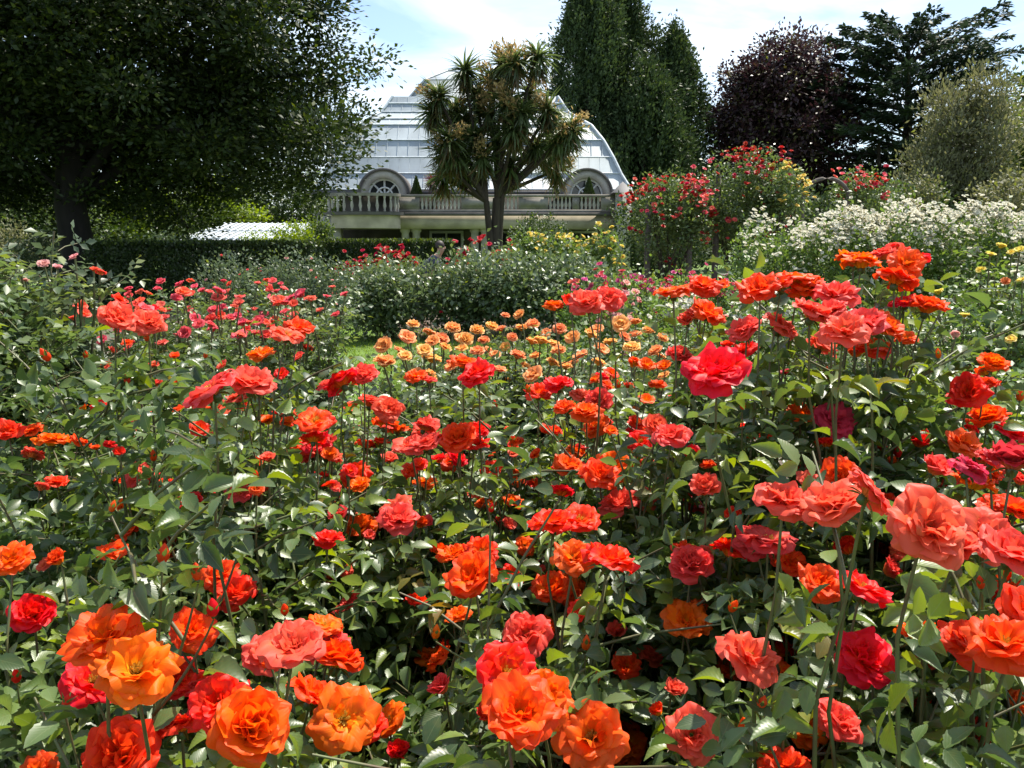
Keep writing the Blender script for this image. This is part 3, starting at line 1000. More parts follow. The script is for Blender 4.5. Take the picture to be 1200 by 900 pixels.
# eave gutter
ev = ring_pts(hw0 + .35, BY + .3, bz(223))
MB().box2((ev[0][0], BY + .2, bz(227)), (ev[1][0], BY + 1.19, bz(223) - .01)).obj('eave', M['lead'], con)
# lantern along the top
zl0 = rings[-1][2]
ly = rings[-1][1] + .6
lx0, lx1 = X(479, ly, 110), X(573, ly, 110)
z1, z2 = Zp(94, ly + .3), Zp(81, ly + 1.6)
m0 = X(497, ly, 95), X(555, ly, 95)
V = [(lx0, ly, zl0), (lx1, ly, zl0), (lx1, ly + 4.4, zl0), (lx0, ly + 4.4, zl0),
     (m0[0], ly + .3, z1), (m0[1], ly + .3, z1), (m0[1], ly + 4.1, z1), (m0[0], ly + 4.1, z1),
     (X(522, ly, 80), ly + 2.2, z2), (X(531, ly, 80), ly + 2.2, z2)]
lan = MB().add(V, [[0, 1, 5, 4], [1, 2, 6, 5], [2, 3, 7, 6], [3, 0, 4, 7], [4, 5, 9, 8], [6, 7, 8, 9]]).add(V, [[5, 6, 9], [7, 4, 8]]).obj('lantern', M['roof_glass'], rf)
lr = MB()
for (i_, j_) in ((0, 4), (1, 5), (4, 8), (5, 9), (8, 9), (4, 5), (0, 1)):
    lr.tube([np.array(V[i_]) + [0, -.03, .03], np.array(V[j_]) + [0, -.03, .03]], .06, 5)
lr.obj('lantern_rib', M['rib_grey'], lan if False else rf)
# dormers
for px in (450, 687.5):
    c = X(px, 49.4, 215)
    zb, R1 = bz(229, 49.4), 27.5 / FPX * 49.4
    a = np.linspace(0, math.pi, 25)
    def arch(ri, ro_, y0, y1):
        V = []
        for y in (y0, y1):
            for rr in (ri, ro_):
                V += [(c + rr * math.cos(q), y, zb + rr * math.sin(q)) for q in a]
        n = len(a)
        F = []
        for i in range(n - 1):
            F += [[i, i + 1, n + i + 1, n + i], [2 * n + i, 3 * n + i, 3 * n + i + 1, 2 * n + i + 1],
                  [n + i, n + i + 1, 3 * n + i + 1, 3 * n + i], [i, 2 * n + i, 2 * n + i + 1, i + 1]]
        return V, F
    dm = MB().add(*arch(R1 * .70, R1, 49.2, 51.8)).obj('dormer', M['stone_pale'], con)
    MB().add(*arch(R1 * 1.003, R1 * 1.1, 49.1, 51.8)).obj('arch_moulding', M['stone_dark'], dm)
    fr = MB().add(*arch(R1 * .62, R1 * .698, 49.5, 49.7))
    for an in (45, 90, 135):
        q = math.radians(an)
        fr.tube([(c, 49.6, zb), (c + R1 * .62 * math.cos(q), 49.6, zb + R1 * .62 * math.sin(q))], .06, 4)
    fr.add(*arch(R1 * .3, R1 * .36, 49.5, 49.7))
    fr.obj('window_frame', M['white_paint'], dm)
    gl = [(c + R1 * .69 * math.cos(q), 49.8, zb + R1 * .69 * math.sin(q)) for q in a]
    MB().add(gl, [list(range(len(gl)))]).obj('pane', M['dark_glass'], dm)

def topiary(px, py0, py1, Y, label, grp):
    base = np.array([X(px, Y, py1), Y, 0])
    z0, z1 = Zp(py1, Y), Zp(py0, Y)
    rt = thing('conical_topiary', label, 'topiary', (base[0], Y, z0 - .45), grp)
    r = rng(int(px))
    MB().lathe([(.16, z0 - .45), (.2, z0 - .3), (.24, z0 + .0), (.0, z0 - .02)], (base[0], Y, 0), 12).obj('planter', M['pot'], rt)
    MB().tube([(base[0], Y, z0 - .3), (base[0], Y, z1 - .2)], [.03, .012], 5).obj('trunk', M['bark'], rt)
    n = 2600
    h = 1 - np.sqrt(r.uniform(0, 1, n))
    an = r.uniform(0, 6.28, n)
    rad = .32 * (1 - h) * r.uniform(.8, 1.05, n)
    pos = np.stack([base[0] + rad * np.cos(an), Y + rad * np.sin(an), z0 + h * (z1 - z0)], 1)
    d = np.stack([np.cos(an) * .5, np.sin(an) * .5, np.ones(n)], 1) + r.normal(0, .2, (n, 3))
    nn = np.stack([np.cos(an), np.sin(an), np.full(n, .4)], 1) + r.normal(0, .3, (n, 3))
    va = np.stack([r.uniform(0, 1, n), np.zeros(n), np.zeros(n), np.zeros(n)], 1)
    foliage_obj('foliage', M['hedge_leaf'], rt, LEAF_F, pos, d, nn, np.full(n, .09), va)
topiary(488, 206, 229, 48.5, 'slim dark cone topiary standing between the left dormer and the cabbage tree', 'cone topiaries on the terrace')
topiary(690, 208, 229, 48.6, 'slim dark cone topiary standing in front of the right arched dormer', 'cone topiaries on the terrace')

# ------------------------------------------------------------------ low glasshouse far left
gy = 44.0
gh = thing('glasshouse', 'low white glazed greenhouse roof glimpsed beyond the dark hedge', 'greenhouse', (X(290, gy), gy, 0))
ex0, ex1, rx0, rx1 = X(190, gy), X(330, gy), X(262, gy), X(350, gy)
ze, zr = Zp(290, gy), Zp(261, gy + 3)
V = [(ex0, gy, ze), (ex1, gy, ze), (rx1, gy + 4, zr), (rx0 - 1.4, gy + 4, zr), (ex0, gy + 8, ze), (ex1, gy + 8, ze)]
gr = MB().add(V, [[0, 1, 2, 3], [5, 4, 3, 2]]).add(V, [[1, 5, 2], [4, 0, 3]]).obj('roof', M['pale_glass'], gh)
gb = MB()
for q in range(1, 16):
    f = q / 16
    a_, b_ = np.array(V[0]) * (1 - f) + np.array(V[1]) * f, np.array(V[3]) * (1 - f) + np.array(V[2]) * f
    gb.tube([a_ + [0, -.02, .03], b_ + [0, -.02, .03]], .03, 4)
for f in (.33, .66):
    a_, b_ = np.array(V[0]) * (1 - f) + np.array(V[3]) * f, np.array(V[1]) * (1 - f) + np.array(V[2]) * f
    gb.tube([a_ + [0, -.02, .03], b_ + [0, -.02, .03]], .035, 4)
gb.obj('glazing_bars', M['bar_grey'], gr)
MB().box2((ex0 + .1, gy + .1, 0), (ex1 - .1, gy + 7.9, ze - .01)).obj('wall', M['roof_glass'], gh)

# ------------------------------------------------------------------ trees
def crown_tree(name, label, base, blobs, seed, n_cl, n_leaf, leaf, mat, trunk_r, trunk_top, cat='tree', limbs=30, sd=.5, flat=.6, gap=0.0, bark='bark', lean=0.0, young=.0, tpl=LEAF_T, updir=.1, surf=.4, group=None, extra=None):
    """blobs: (x, y, z, rx, ry, rz). Leaf clusters fill the blobs, limbs run from the trunk to clusters."""
    r = rng(seed)
    rt = thing(name, label, cat, (base[0], base[1], 0), group)
    bl = np.array(blobs, float)
    vol = bl[:, 3] * bl[:, 4] * bl[:, 5]
    ci = r.choice(len(bl), n_cl, p=vol / vol.sum())
    d = unit(r.normal(0, 1, (n_cl, 3)))
    q = r.uniform(.02, 1, n_cl) ** surf
    cen = bl[ci, :3] + d * bl[ci, 3:] * q[:, None]
    k = n_leaf
    size_c = r.uniform(.6, 1.35, n_cl)
    pi = r.choice(n_cl, k, p=size_c ** 2 / (size_c ** 2).sum())
    off = r.normal(0, 1, (k, 3)) * np.array([sd, sd, sd * flat]) * size_c[pi][:, None]
    pos = cen[pi] + off
    ok = pos[:, 2] > .15
    pos, pi, off = pos[ok], pi[ok], off[ok]
    k = len(pos)
    dd = unit(off + r.normal(0, .5, (k, 3)) * sd + np.array([0, 0, updir]))
    nn = UP * .8 + r.normal(0, .5, (k, 3)) + d[pi] * .5
    va = np.stack([np.clip(.55 * r.uniform(0, 1, n_cl)[pi] + r.uniform(0, .45, k), 0, 1), np.clip(r.normal(young - .15, .25, k), 0, .8), np.zeros(k), np.zeros(k)], 1)
    w = MB()
    b0 = np.array([base[0], base[1], 0.0])
    tt = b0 + np.array([lean, 0, trunk_top])
    n = 9
    tr = np.linspace(0, 1, n)
    pts = b0 + (tt - b0) * tr[:, None]
    pts[1:, 0] += r.normal(0, trunk_r * .18, n - 1)
    rad = trunk_r * (1.0 - .62 * tr)
    rad[0] *= 1.45
    w.tube(pts, rad, 12)
    for q_ in range(limbs):
        e = cen[r.integers(n_cl)]
        f = r.uniform(.3, 1.0)
        st = pts[int(f * (n - 1))]
        if e[2] < st[2] - 1:
            st = pts[max(1, int(.35 * n))]
        L = np.linalg.norm(e - st)
        c = st + (e - st) * .45 + UP * L * .16 + r.normal(0, .05 * L, 3)
        r0 = min(trunk_r * .45, .03 * L + .02)
        w.tube(bez(st, c, e, 8), np.linspace(r0, r0 * .2, 8), 7)
    w.obj('trunk', M[bark], rt, smooth=True)
    foliage_obj('crown', M[mat], rt, tpl, pos, dd, nn, leaf * r.uniform(.7, 1.3, k), va)
    return rt

# the big dark tree at the left
oy = 25.0
ox = X(95, oy)
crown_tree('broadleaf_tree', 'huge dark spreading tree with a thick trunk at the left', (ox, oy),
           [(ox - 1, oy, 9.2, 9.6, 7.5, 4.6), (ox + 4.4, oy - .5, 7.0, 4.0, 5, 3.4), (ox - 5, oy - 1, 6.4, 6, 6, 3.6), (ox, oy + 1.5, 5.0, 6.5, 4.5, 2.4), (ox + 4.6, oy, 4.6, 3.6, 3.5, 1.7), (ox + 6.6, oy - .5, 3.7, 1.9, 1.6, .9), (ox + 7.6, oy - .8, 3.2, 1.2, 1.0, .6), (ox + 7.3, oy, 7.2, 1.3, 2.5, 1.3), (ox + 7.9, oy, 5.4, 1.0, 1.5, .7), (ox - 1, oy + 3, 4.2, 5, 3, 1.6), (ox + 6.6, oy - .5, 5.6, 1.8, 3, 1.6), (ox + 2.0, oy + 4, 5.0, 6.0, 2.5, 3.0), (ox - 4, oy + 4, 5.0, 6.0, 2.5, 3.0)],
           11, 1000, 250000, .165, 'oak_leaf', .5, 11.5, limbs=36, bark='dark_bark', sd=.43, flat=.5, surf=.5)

# conifers at the right of the conservatory: three spires of one dark clump, each with its own trunk
def cypress(label, px, top_py, w_px, Y, seed, n, group, zl=.3):
    r = rng(seed)
    x0 = X(px, Y, 100)
    H = Zp(top_py, Y)
    Rm = w_px / FPX * Y
    rt = thing('cypress_tree', label, 'conifer', (x0, Y, 0), group)
    ns = n // 60
    h = r.uniform(0.02, 1, ns) ** .9
    an = r.uniform(0, 6.28, ns)
    lump = 1 + .3 * np.sin(an * 3 + seed) * np.sin(h * 13 + seed) + r.normal(0, .3, ns)
    prof = np.interp(h, [0, .15, .45, .7, .88, 1], [.9, 1, .95, .74, .46, .06])
    rad = Rm * prof * lump * r.uniform(.55, 1, ns) ** .35
    cen = np.stack([x0 + rad * np.cos(an), Y + rad * np.sin(an), zl + h * (H - zl)], 1)
    k = n
    pi = r.integers(ns, size=k)
    out = np.stack([np.cos(an), np.sin(an), np.zeros(ns)], 1)[pi]
    t = r.normal(0, 1, k)
    pos = cen[pi] + r.normal(0, .22, (k, 3)) + UP * (t * .55)[:, None] + out * (-.06 * t ** 2)[:, None]
    d = unit(out * r.uniform(.2, .8, (k, 1)) + UP * r.uniform(-.2, 1.0, (k, 1)) + r.normal(0, .25, (k, 3)))
    nn = out + r.normal(0, .5, (k, 3)) + UP * .3
    tone = np.clip(r.uniform(0, 1, ns)[pi] * .6 + r.uniform(0, .4, k), 0, 1)
    va = np.stack([tone, np.clip(r.normal(-.15, .2, k), 0, .5), np.zeros(k), np.zeros(k)], 1)
    MB().tube([(x0, Y, 0), (x0, Y, H * .5), (x0, Y, H * .97)], [.4, .25, .03], 8).obj('trunk', M['bark'], rt, smooth=True)
    foliage_obj('crown', M['cypress_leaf'], rt, NEEDLE, pos, d, nn, .3 * r.uniform(.6, 1.3, k), va)
G = 'dark cypresses beside the conservatory'
cypress('tallest dark cypress, its tip cut off by the top edge, nearest the glass roof', 690, -30, 50, 60, 21, 62000, G)
cypress('dark cypress spire overlapping the right side of the tallest cypress', 728, -16, 50, 62, 22, 50000, G)
cypress('shorter pointed dark cypress next to the purple leaved tree', 790, 44, 38, 61, 23, 38000, G)
cypress('low dark cypress filling the gap below the taller spires', 758, 85, 56, 58, 24, 38000, G)

# copper beech
cy_ = 62.0
c0 = X(915, cy_, 120)
crown_tree('copper_beech', 'round purple brown copper beech between the cypresses and the layered cedar', (c0, cy_),
           [(c0, cy_, Zp(150, cy_), 5.6, 5, 5.4), (c0 + .4, cy_, Zp(85, cy_), 3.7, 3.6, 2.6), (c0 - 2.2, cy_, Zp(120, cy_), 3.0, 3, 3), (c0 + 2.6, cy_, Zp(125, cy_), 2.8, 3, 3), (c0, cy_, Zp(225, cy_), 6, 4.5, 3)],
           31, 520, 75000, .3, 'copper_leaf', .5, 9, limbs=24, sd=.46, flat=.8, surf=.42)

# cedar: layered flat plates
def cedar(label, px, Y, seed):
    r = rng(seed)
    x0 = X(px, Y, 150)
    rt = thing('cedar_tree', label, 'conifer', (x0, Y, 0))
    H = Zp(42, Y)
    w = MB()
    n = 12
    tr = np.linspace(0, 1, n)
    pts = np.stack([x0 + 0.3 * np.sin(tr * 3) - .4 * tr, np.full(n, Y), tr * H], 1)
    w.tube(pts, .55 * (1 - .85 * tr) + .02, 10)
    w.tube(bez(np.array([x0, Y, 2.0]), np.array([x0 - 1.6, Y, 4]), np.array([x0 - 2.0, Y - .5, 8.5]), 8), np.linspace(.35, .1, 8), 8)
    po, di, no, tn = [], [], [], []
    lev = np.linspace(.28, .985, 15)
    for li, f in enumerate(lev):
        zc = f * H
        nb = 7 if f < .9 else 5
        reach = np.interp(f, [.28, .45, .65, .8, .92, 1], [5.6, 6.6, 7.4, 6.8, 5.0, 2.0])
        a0 = r.uniform(0, 6.28)
        for b in range(nb):
            an = a0 + b * 6.28 / nb + r.normal(0, .25)
            L = reach * r.uniform(.65, 1.1)
            rise = np.interp(f, [.28, .6, 1], [-.02, .2, .55]) * L + r.normal(0, .25)
            i = int(f * (n - 1))
            st = np.array([np.interp(zc, pts[:, 2], pts[:, 0]), Y, zc])
            e = st + np.array([math.cos(an) * L, math.sin(an) * L, rise])
            c = st + (e - st) * .5 + UP * (.09 * L)
            bp = bez(st, c, e, 9)
            w.tube(bp, np.linspace(.12 * (1.2 - f) + .03, .015, 9), 5)
            m = int(250 * L / 5)
            t = r.uniform(.18, 1.03, m)
            ctr = np.stack([np.interp(t * 8, np.arange(9), bp[:, q]) for q in range(3)], 1)
            wid = .8 * np.sin(np.clip(t, 0, 1) * 2.6 + .25) * L / 5.5
            side = np.array([-math.sin(an), math.cos(an), 0])
            o_ = r.uniform(-1, 1, m)
            pos = ctr + side * (o_ * wid)[:, None] + UP * (r.normal(.05, .09, m) - .12 * o_ ** 2)[:, None]
            d = np.array([math.cos(an), math.sin(an), .1]) + side * (o_ * .9)[:, None] + r.normal(0, .35, (m, 3))
            po.append(pos); di.append(d); no.append(UP + r.normal(0, .35, (m, 3)))
            tn.append(np.full(m, r.uniform(0, .6)))
    po, di, no, tn = np.concatenate(po), np.concatenate(di), np.concatenate(no), np.concatenate(tn)
    k = len(po)
    va = np.stack([np.clip(tn + r.uniform(0, .4, k), 0, 1), np.zeros(k), np.zeros(k), np.zeros(k)], 1)
    w.obj('trunk', M['bark'], rt, smooth=True)
    foliage_obj('crown', M['cedar_leaf'], rt, NEEDLE, po, unit(di), no, .5 * r.uniform(.6, 1.3, k), va)
cedar('tall dark cedar with flat layered branches against the sky', 1063, 58, 41)

# feathery olive tree and neighbours at the right edge
sy_ = 32.0
s0 = X(1130, sy_, 170)
crown_tree('feathery_tree', 'feathery grey olive small tree in front of the cedar', (s0, sy_),
           [(s0, sy_, Zp(190, sy_), 1.9, 1.8, 2.2), (s0 + .2, sy_, Zp(130, sy_), 1.3, 1.3, 1.4), (s0 - .4, sy_, Zp(225, sy_), 2.0, 1.8, 1.2)],
           51, 260, 26000, .17, 'olive_leaf', .16, 4.5, limbs=26, sd=.24, flat=1.3, updir=.35, bark='pale_bark', surf=.45, tpl=NEEDLE)
s1 = X(1235, 34, 170)
crown_tree('leafy_tree', 'yellow green leafy tree cut by the right edge beside the olive tree', (s1, 34),
           [(s1, 34, Zp(170, 34), 1.9, 1.8, 2.3), (s1, 34, Zp(235, 34), 2.2, 1.8, 1.2)], 52, 160, 14000, .19, 'green_leaf', .2, 4, limbs=14, sd=.3, young=.3)
s2 = X(1225, 52, 120)
crown_tree('leafy_tree', 'mid green tree high at the right edge behind the olive tree', (s2, 52),
           [(s2, 52, Zp(125, 52), 3.0, 3, 2.6), (s2 + 1, 52, Zp(180, 52), 3.6, 3, 3)], 53, 160, 14000, .28, 'green_leaf', .3, 7, limbs=14, sd=.42)
# sunlit trees beyond the hedge at the left
spec = [(30, 46, 248, 3.0, 2.2, 'green_leaf', 'brown green shrubby tree in shade left of the thick trunk'),
        (165, 52, 246, 2.6, 2.3, 'lime_leaf', 'sunlit lime green tree just right of the thick trunk'),
        (240, 54, 240, 3.2, 2.6, 'lime_leaf', 'bright lime green tree standing over the low greenhouse roof'),
        (325, 58, 236, 3.4, 2.8, 'green_leaf', 'mid green tree behind the right end of the greenhouse roof'),
        (400, 66, 236, 3.6, 3.2, 'green_leaf', 'dark green tree at the left corner of the conservatory')]
for i, (px, Y, py, rx, rz, mt, lb) in enumerate(spec):
    x_ = X(px, Y, py)
    crown_tree('leafy_tree', lb, (x_, Y), [(x_, Y, Zp(py, Y), rx, 2.5, rz), (x_ + .8, Y, Zp(py + 22, Y), rx * 1.1, 2.5, rz * .7)], 60 + i, 150, 12000, .24, mt, .22, 3.5, limbs=12, sd=.4, group='trees beyond the hedge')
# a distant belt of trees so the ground does not meet the sky bare
r = rng(8)
for i, (px, lb) in enumerate([(700, 'far tree in shade behind the cypress clump'), (850, 'far tree in shade below the copper beech'), (985, 'far tree between the copper beech and the cedar trunk'), (1110, 'far tree behind the cedar trunk'), (-60, 'far dark tree at the left edge behind the thick trunk'), (95, 'far tree directly behind the thick trunk')]):
    Y = 84 + 4 * (i % 3)
    x_ = X(px, Y, 250)
    crown_tree('leafy_tree', lb, (x_, Y), [(x_, Y, 5.0, 6.5, 4, 4.5), (x_ + 2, Y, 3, 7, 4, 3)], 80 + i, 120, 9000, .55, 'green_leaf', .4, 6, limbs=8, sd=.8, group='far trees along the horizon')

# cabbage tree
def cabbage():
    Y = 31.0
    r = rng(91)
    x0 = X(583, Y, 280)
    rt = thing('cabbage_tree', 'many headed cabbage tree with shaggy tufts and tan flower plumes before the conservatory', 'tree', (x0, Y, 0))
    heads = [(514, 112), (532, 128), (545, 82), (560, 112), (590, 74), (604, 72), (620, 108), (642, 128), (576, 92), (526, 162), (520, 178), (556, 158), (602, 150), (628, 170), (650, 140), (612, 130),
             (655, 165), (645, 176), (598, 195), (545, 198), (520, 205), (572, 132), (596, 118), (630, 66), (566, 182), (548, 140), (585, 165), (535, 182), (670, 150), (508, 130), (652, 196)]
    w = MB()
    base = np.array([x0, Y, 0.0])
    forks = [np.array([X(582, Y, 230), Y, Zp(232, Y)]), np.array([X(570, Y, 225), Y - .2, Zp(236, Y)]), np.array([X(588, Y, 215), Y + .2, Zp(226, Y)])]
    for f, rr in zip(forks, (.2, .15, .17)):
        st = base + np.array([r.normal(0, .1), r.normal(0, .1), 0])
        w.tube(bez(st, (st + f) / 2 + np.array([r.normal(0, .1), 0, 0]), f, 8), np.linspace(rr * 1.0, rr * .7, 8), 9)
    po, di, no, tn, sz, rd = [], [], [], [], [], []
    pp, pd, pn = [], [], []
    plume = set(range(0, 32)) - {2, 11, 12, 17, 18, 19, 20, 25, 27, 29, 31}
    for hi, (px, py) in enumerate(heads):
        dep = Y + r.uniform(-1.1, 1.1)
        c = P(px, py + 3, dep)
        f = forks[0 if 560 < px < 610 else (1 if px <= 560 else 2)]
        m = f + (c - f) * .45 + np.array([r.normal(0, .15), 0, r.normal(-.12, .12)])
        w.tube(bez(f, m, c, 7), np.linspace(.1, .05, 7), 6)
        k = 150
        d = unit(r.normal(0, 1, (k, 3)) + UP * .3)
        po.append(np.tile(c, (k, 1))); di.append(d); no.append(UP + r.normal(0, .2, (k, 3)))
        tn.append(r.uniform(0, 1, k)); sz.append(r.uniform(.55, .92, k)); rd.append(np.zeros(k))
        k = 40          # dead skirt under the head
        d = unit(np.stack([r.normal(0, .35, k), r.normal(0, .35, k), -np.ones(k)], 1))
        po.append(np.tile(c - UP * .1, (k, 1)) + r.normal(0, .06, (k, 3))); di.append(d); no.append(r.normal(0, 1, (k, 3)))
        tn.append(r.uniform(0, .5, k)); sz.append(r.uniform(.5, .9, k)); rd.append(r.uniform(.3, 1, k))
        if hi in plume:
            k = 150
            q = r.uniform(.15, 1, k)[:, None]
            ax = unit(np.array([r.normal(0, .5), -.5, .45]))
            pos = c + ax * q * .75 + r.normal(0, .15, (k, 3)) * (1.2 - q * .5)
            pp.append(pos); pd.append(unit(ax + r.normal(0, .7, (k, 3)))); pn.append(r.normal(0, 1, (k, 3)))
    po, di, no = np.concatenate(po), np.concatenate(di), np.concatenate(no)
    tn, sz, rd = np.concatenate(tn), np.concatenate(sz), np.concatenate(rd)
    # strap leaves that arch over
    rows = [(0, .8), (.35, 1), (.7, .75), (1, .05)]
    tpl = leaf_tpl(rows, .095, fold=.3, droop=.55)
    z = np.zeros(len(po))
    w.obj('trunk', M['bark'], rt, smooth=True)
    foliage_obj('crown', M['palm_leaf'], rt, tpl, po, di, no, sz, np.stack([tn, z, rd, z], 1))
    pp, pd, pn = np.concatenate(pp), np.concatenate(pd), np.concatenate(pn)
    k = len(pp)
    foliage_obj('flower_plumes', M['panicle'], rt, NEEDLE, pp, pd, pn, .16 * r.uniform(.6, 1.3, k), np.stack([r.uniform(0, 1, k), np.zeros(k), np.zeros(k), np.zeros(k)], 1))
cabbage()

# red brown cabbage palm in a pot on the terrace
def red_palm():
    Y = 48.3
    r = rng(92)
    c = P(508, 214, Y)
    zb = zt + .18
    rt = thing('potted_palm', 'red brown strappy palm in a pot on the terrace left of the cabbage tree', 'plant', (c[0], Y, zb))
    MB().lathe([(.22, zb), (.3, zb + .5), (.33, zb + .55), (.0, zb + .5)], (c[0], Y, 0), 12).obj('planter', M['pot'], rt)
    MB().tube([(c[0], Y, zb + .45), (c[0], Y, c[2])], [.06, .05], 6).obj('trunk', M['bark'], rt)
    k = 150
    d = unit(r.normal(0, 1, (k, 3)) + UP * .2)
    tpl = leaf_tpl([(0, .8), (.35, 1), (.7, .75), (1, .05)], .1, fold=.3, droop=.4)
    foliage_obj('foliage', M['red_palm_leaf'], rt, tpl, np.tile(c, (k, 1)), d, UP + r.normal(0, .2, (k, 3)), r.uniform(.5, .8, k), np.stack([r.uniform(0, 1, k)] + [np.zeros(k)] * 3, 1))
red_palm()

# ------------------------------------------------------------------ hedges
def hedge(label, x0, x1, y0, y1, h, seed, n, leaf=.09):
    r = rng(seed)
    rt = thing('clipped_hedge', label, 'hedge', ((x0 + x1) / 2, (y0 + y1) / 2, 0), 'clipped hedges behind the rose beds')
    w = MB()
    for q in range(int((x1 - x0) / .5) + 1):
        xx = x0 + .2 + q * .5
        if xx > x1 - .1: break
        w.tube([(xx, (y0 + y1) / 2, 0), (xx + r.normal(0, .05), (y0 + y1) / 2, h * .8)], [.03, .015], 5)
    # dense inner mass of twigs and old leaves
    w.obj('stems', M['bark'], rt)
    nf = int(n * .55)
    ftop = n - nf
    pos = np.concatenate([np.stack([r.uniform(x0, x1, nf), y0 + np.abs(r.normal(0, .1, nf)), r.uniform(0, h, nf)], 1),
                          np.stack([r.uniform(x0, x1, ftop), r.uniform(y0, y1, ftop), h - np.abs(r.normal(0, .07, ftop)) + .04 * np.sin(r.uniform(0, 6, ftop))], 1)])
    inner = np.stack([r.uniform(x0, x1, n // 2), r.uniform(y0 + .1, y1, n // 2), r.uniform(0, h - .05, n // 2)], 1)
    pos = np.concatenate([pos, inner])
    k = len(pos)
    front = np.zeros((k, 3)); front[:nf, 1] = -1; front[nf:, 2] = 1
    d = unit(front * .6 + r.normal(0, .5, (k, 3)) + UP * .5)
    nn = front + UP * .4 + r.normal(0, .4, (k, 3))
    va = np.stack([r.uniform(0, 1, k), np.clip(r.normal(.15, .3, k), 0, 1) * (front[:, 2] > 0) * (pos[:, 2] > h - .1), np.zeros(k), np.zeros(k)], 1)  # top leaves tinted lime: sunlight put into the leaf colour
    foliage_obj('foliage', M['hedge_leaf'], rt, LEAF_F, pos, d, nn, leaf * r.uniform(.7, 1.2, k), va)
hedge('long dark clipped hedge in the shade of the big tree', X(108, 23), X(372, 23), 22.6, 24.2, Zp(285, 23), 101, 26000)
hedge('sunlit topped clipped hedge before the stone conservatory', X(373, 26), X(530, 26), 25.8, 27.2, Zp(283, 26.5), 102, 20000)

# shrubs near the greenhouse and below the conservatory
def simple_shrub(label, px, py_top, w_px, Y, seed, mat, leaf=.11, n=6000, cat='shrub', name='leafy_shrub', sd=.16, group='green shrubs before the buildings', upright=.3):
    x_, h = X(px, Y), Zp(py_top, Y)
    rx = w_px / FPX * Y / 2
    return shrub(name, label, cat, group, (x_, Y), [(x_, Y, h * .55, rx, rx * .8, h * .47), (x_ + rx * .3, Y, h * .4, rx * .8, rx * .7, h * .38)], seed, leaf, n, mat, stem_r=.03, sd=sd, upright=upright, stem_mat='bark')
simple_shrub('fresh green mounded shrub at the right end of the greenhouse', 345, 262, 60, 36, 111, 'lime_leaf', .13)
simple_shrub('bright yellow green shrub in front of the greenhouse glass', 300, 275, 50, 34, 112, 'lime_leaf', .11, 4000)
simple_shrub('dark shrub on the left of the pale end pier', 375, 255, 36, 38, 113, 'green_leaf', .13, 5000)
simple_shrub('white speckled shrub before the left end of the greenhouse', 205, 262, 60, 38, 114, 'grey_leaf', .12, 5000)
simple_shrub('smooth rounded green shrub between the cabbage tree trunk and the right pier', 632, 249, 78, 38, 115, 'hedge_leaf', .1, 9000, sd=.08)
simple_shrub('sunlit green shrub beside the foot of the thick trunk', 60, 272, 90, 30, 116, 'grey_leaf', .13, 6000)
simple_shrub('brownish shrub under the big tree at the left edge', 10, 262, 90, 32, 117, 'olive_leaf', .12, 5000)
simple_shrub('leafy shrub just right of the thick trunk', 140, 272, 70, 30, 118, 'green_leaf', .13, 5000)
simple_shrub('olive bush at the right edge behind the white roses', 1180, 200, 110, 27, 119, 'olive_leaf', .14, 9000)
simple_shrub('dark green bush below the cedar behind the white roses', 1065, 215, 110, 30, 120, 'green_leaf', .15, 8000)
simple_shrub('pale fluffy shrub at the left foot of the feathery olive tree', 1075, 200, 40, 29, 123, 'olive_leaf', .12, 4000)
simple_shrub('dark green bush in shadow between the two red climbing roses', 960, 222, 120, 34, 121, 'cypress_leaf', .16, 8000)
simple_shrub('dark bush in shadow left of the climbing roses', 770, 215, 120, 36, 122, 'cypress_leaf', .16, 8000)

# ------------------------------------------------------------------ rose shrubs of the middle and far beds
def far_rose(label, group, px, py_top, w_px, Y, seed, mat, blooms_n, bsize, cols, leaf=.06, n=3200, top=True, name='rose_bush', explicit=(), sd=.1, low=0.0, tpl=LEAF_F, clump=1, topb=.9):
    x_, h = X(px, Y), Zp(py_top, Y)
    r = rng(seed * 7 + 1)
    rx = w_px / FPX * Y / 2
    ry = min(rx, 1.0)
    lobes = [(x_, Y, h * .55 + low, rx * .8, ry * .8, h * .42)]
    for q in range(4):
        a = q * 1.57 + r.uniform(0, 1)
        s_ = r.uniform(.4, .55)
        lobes.append((x_ + rx * .5 * math.cos(a), Y + ry * .5 * math.sin(a), h * r.uniform(.5, .66) + low, rx * s_, ry * s_, h * r.uniform(.26, .36)))
    bl = lobe_blooms(lobes, blooms_n, bsize, cols, seed, top, clump, topb) if blooms_n else []
    for (ex, ey, ew, c) in explicit:
        bl.append((P(ex, ey, Y - ry * .5), ew / FPX * Y, c))
    return shrub(name, label, 'rose bush', group, (x_, Y), lobes, seed, leaf, n, mat, blooms=bl, sd=sd, stem_r=.014, stems=10, tpl=tpl)

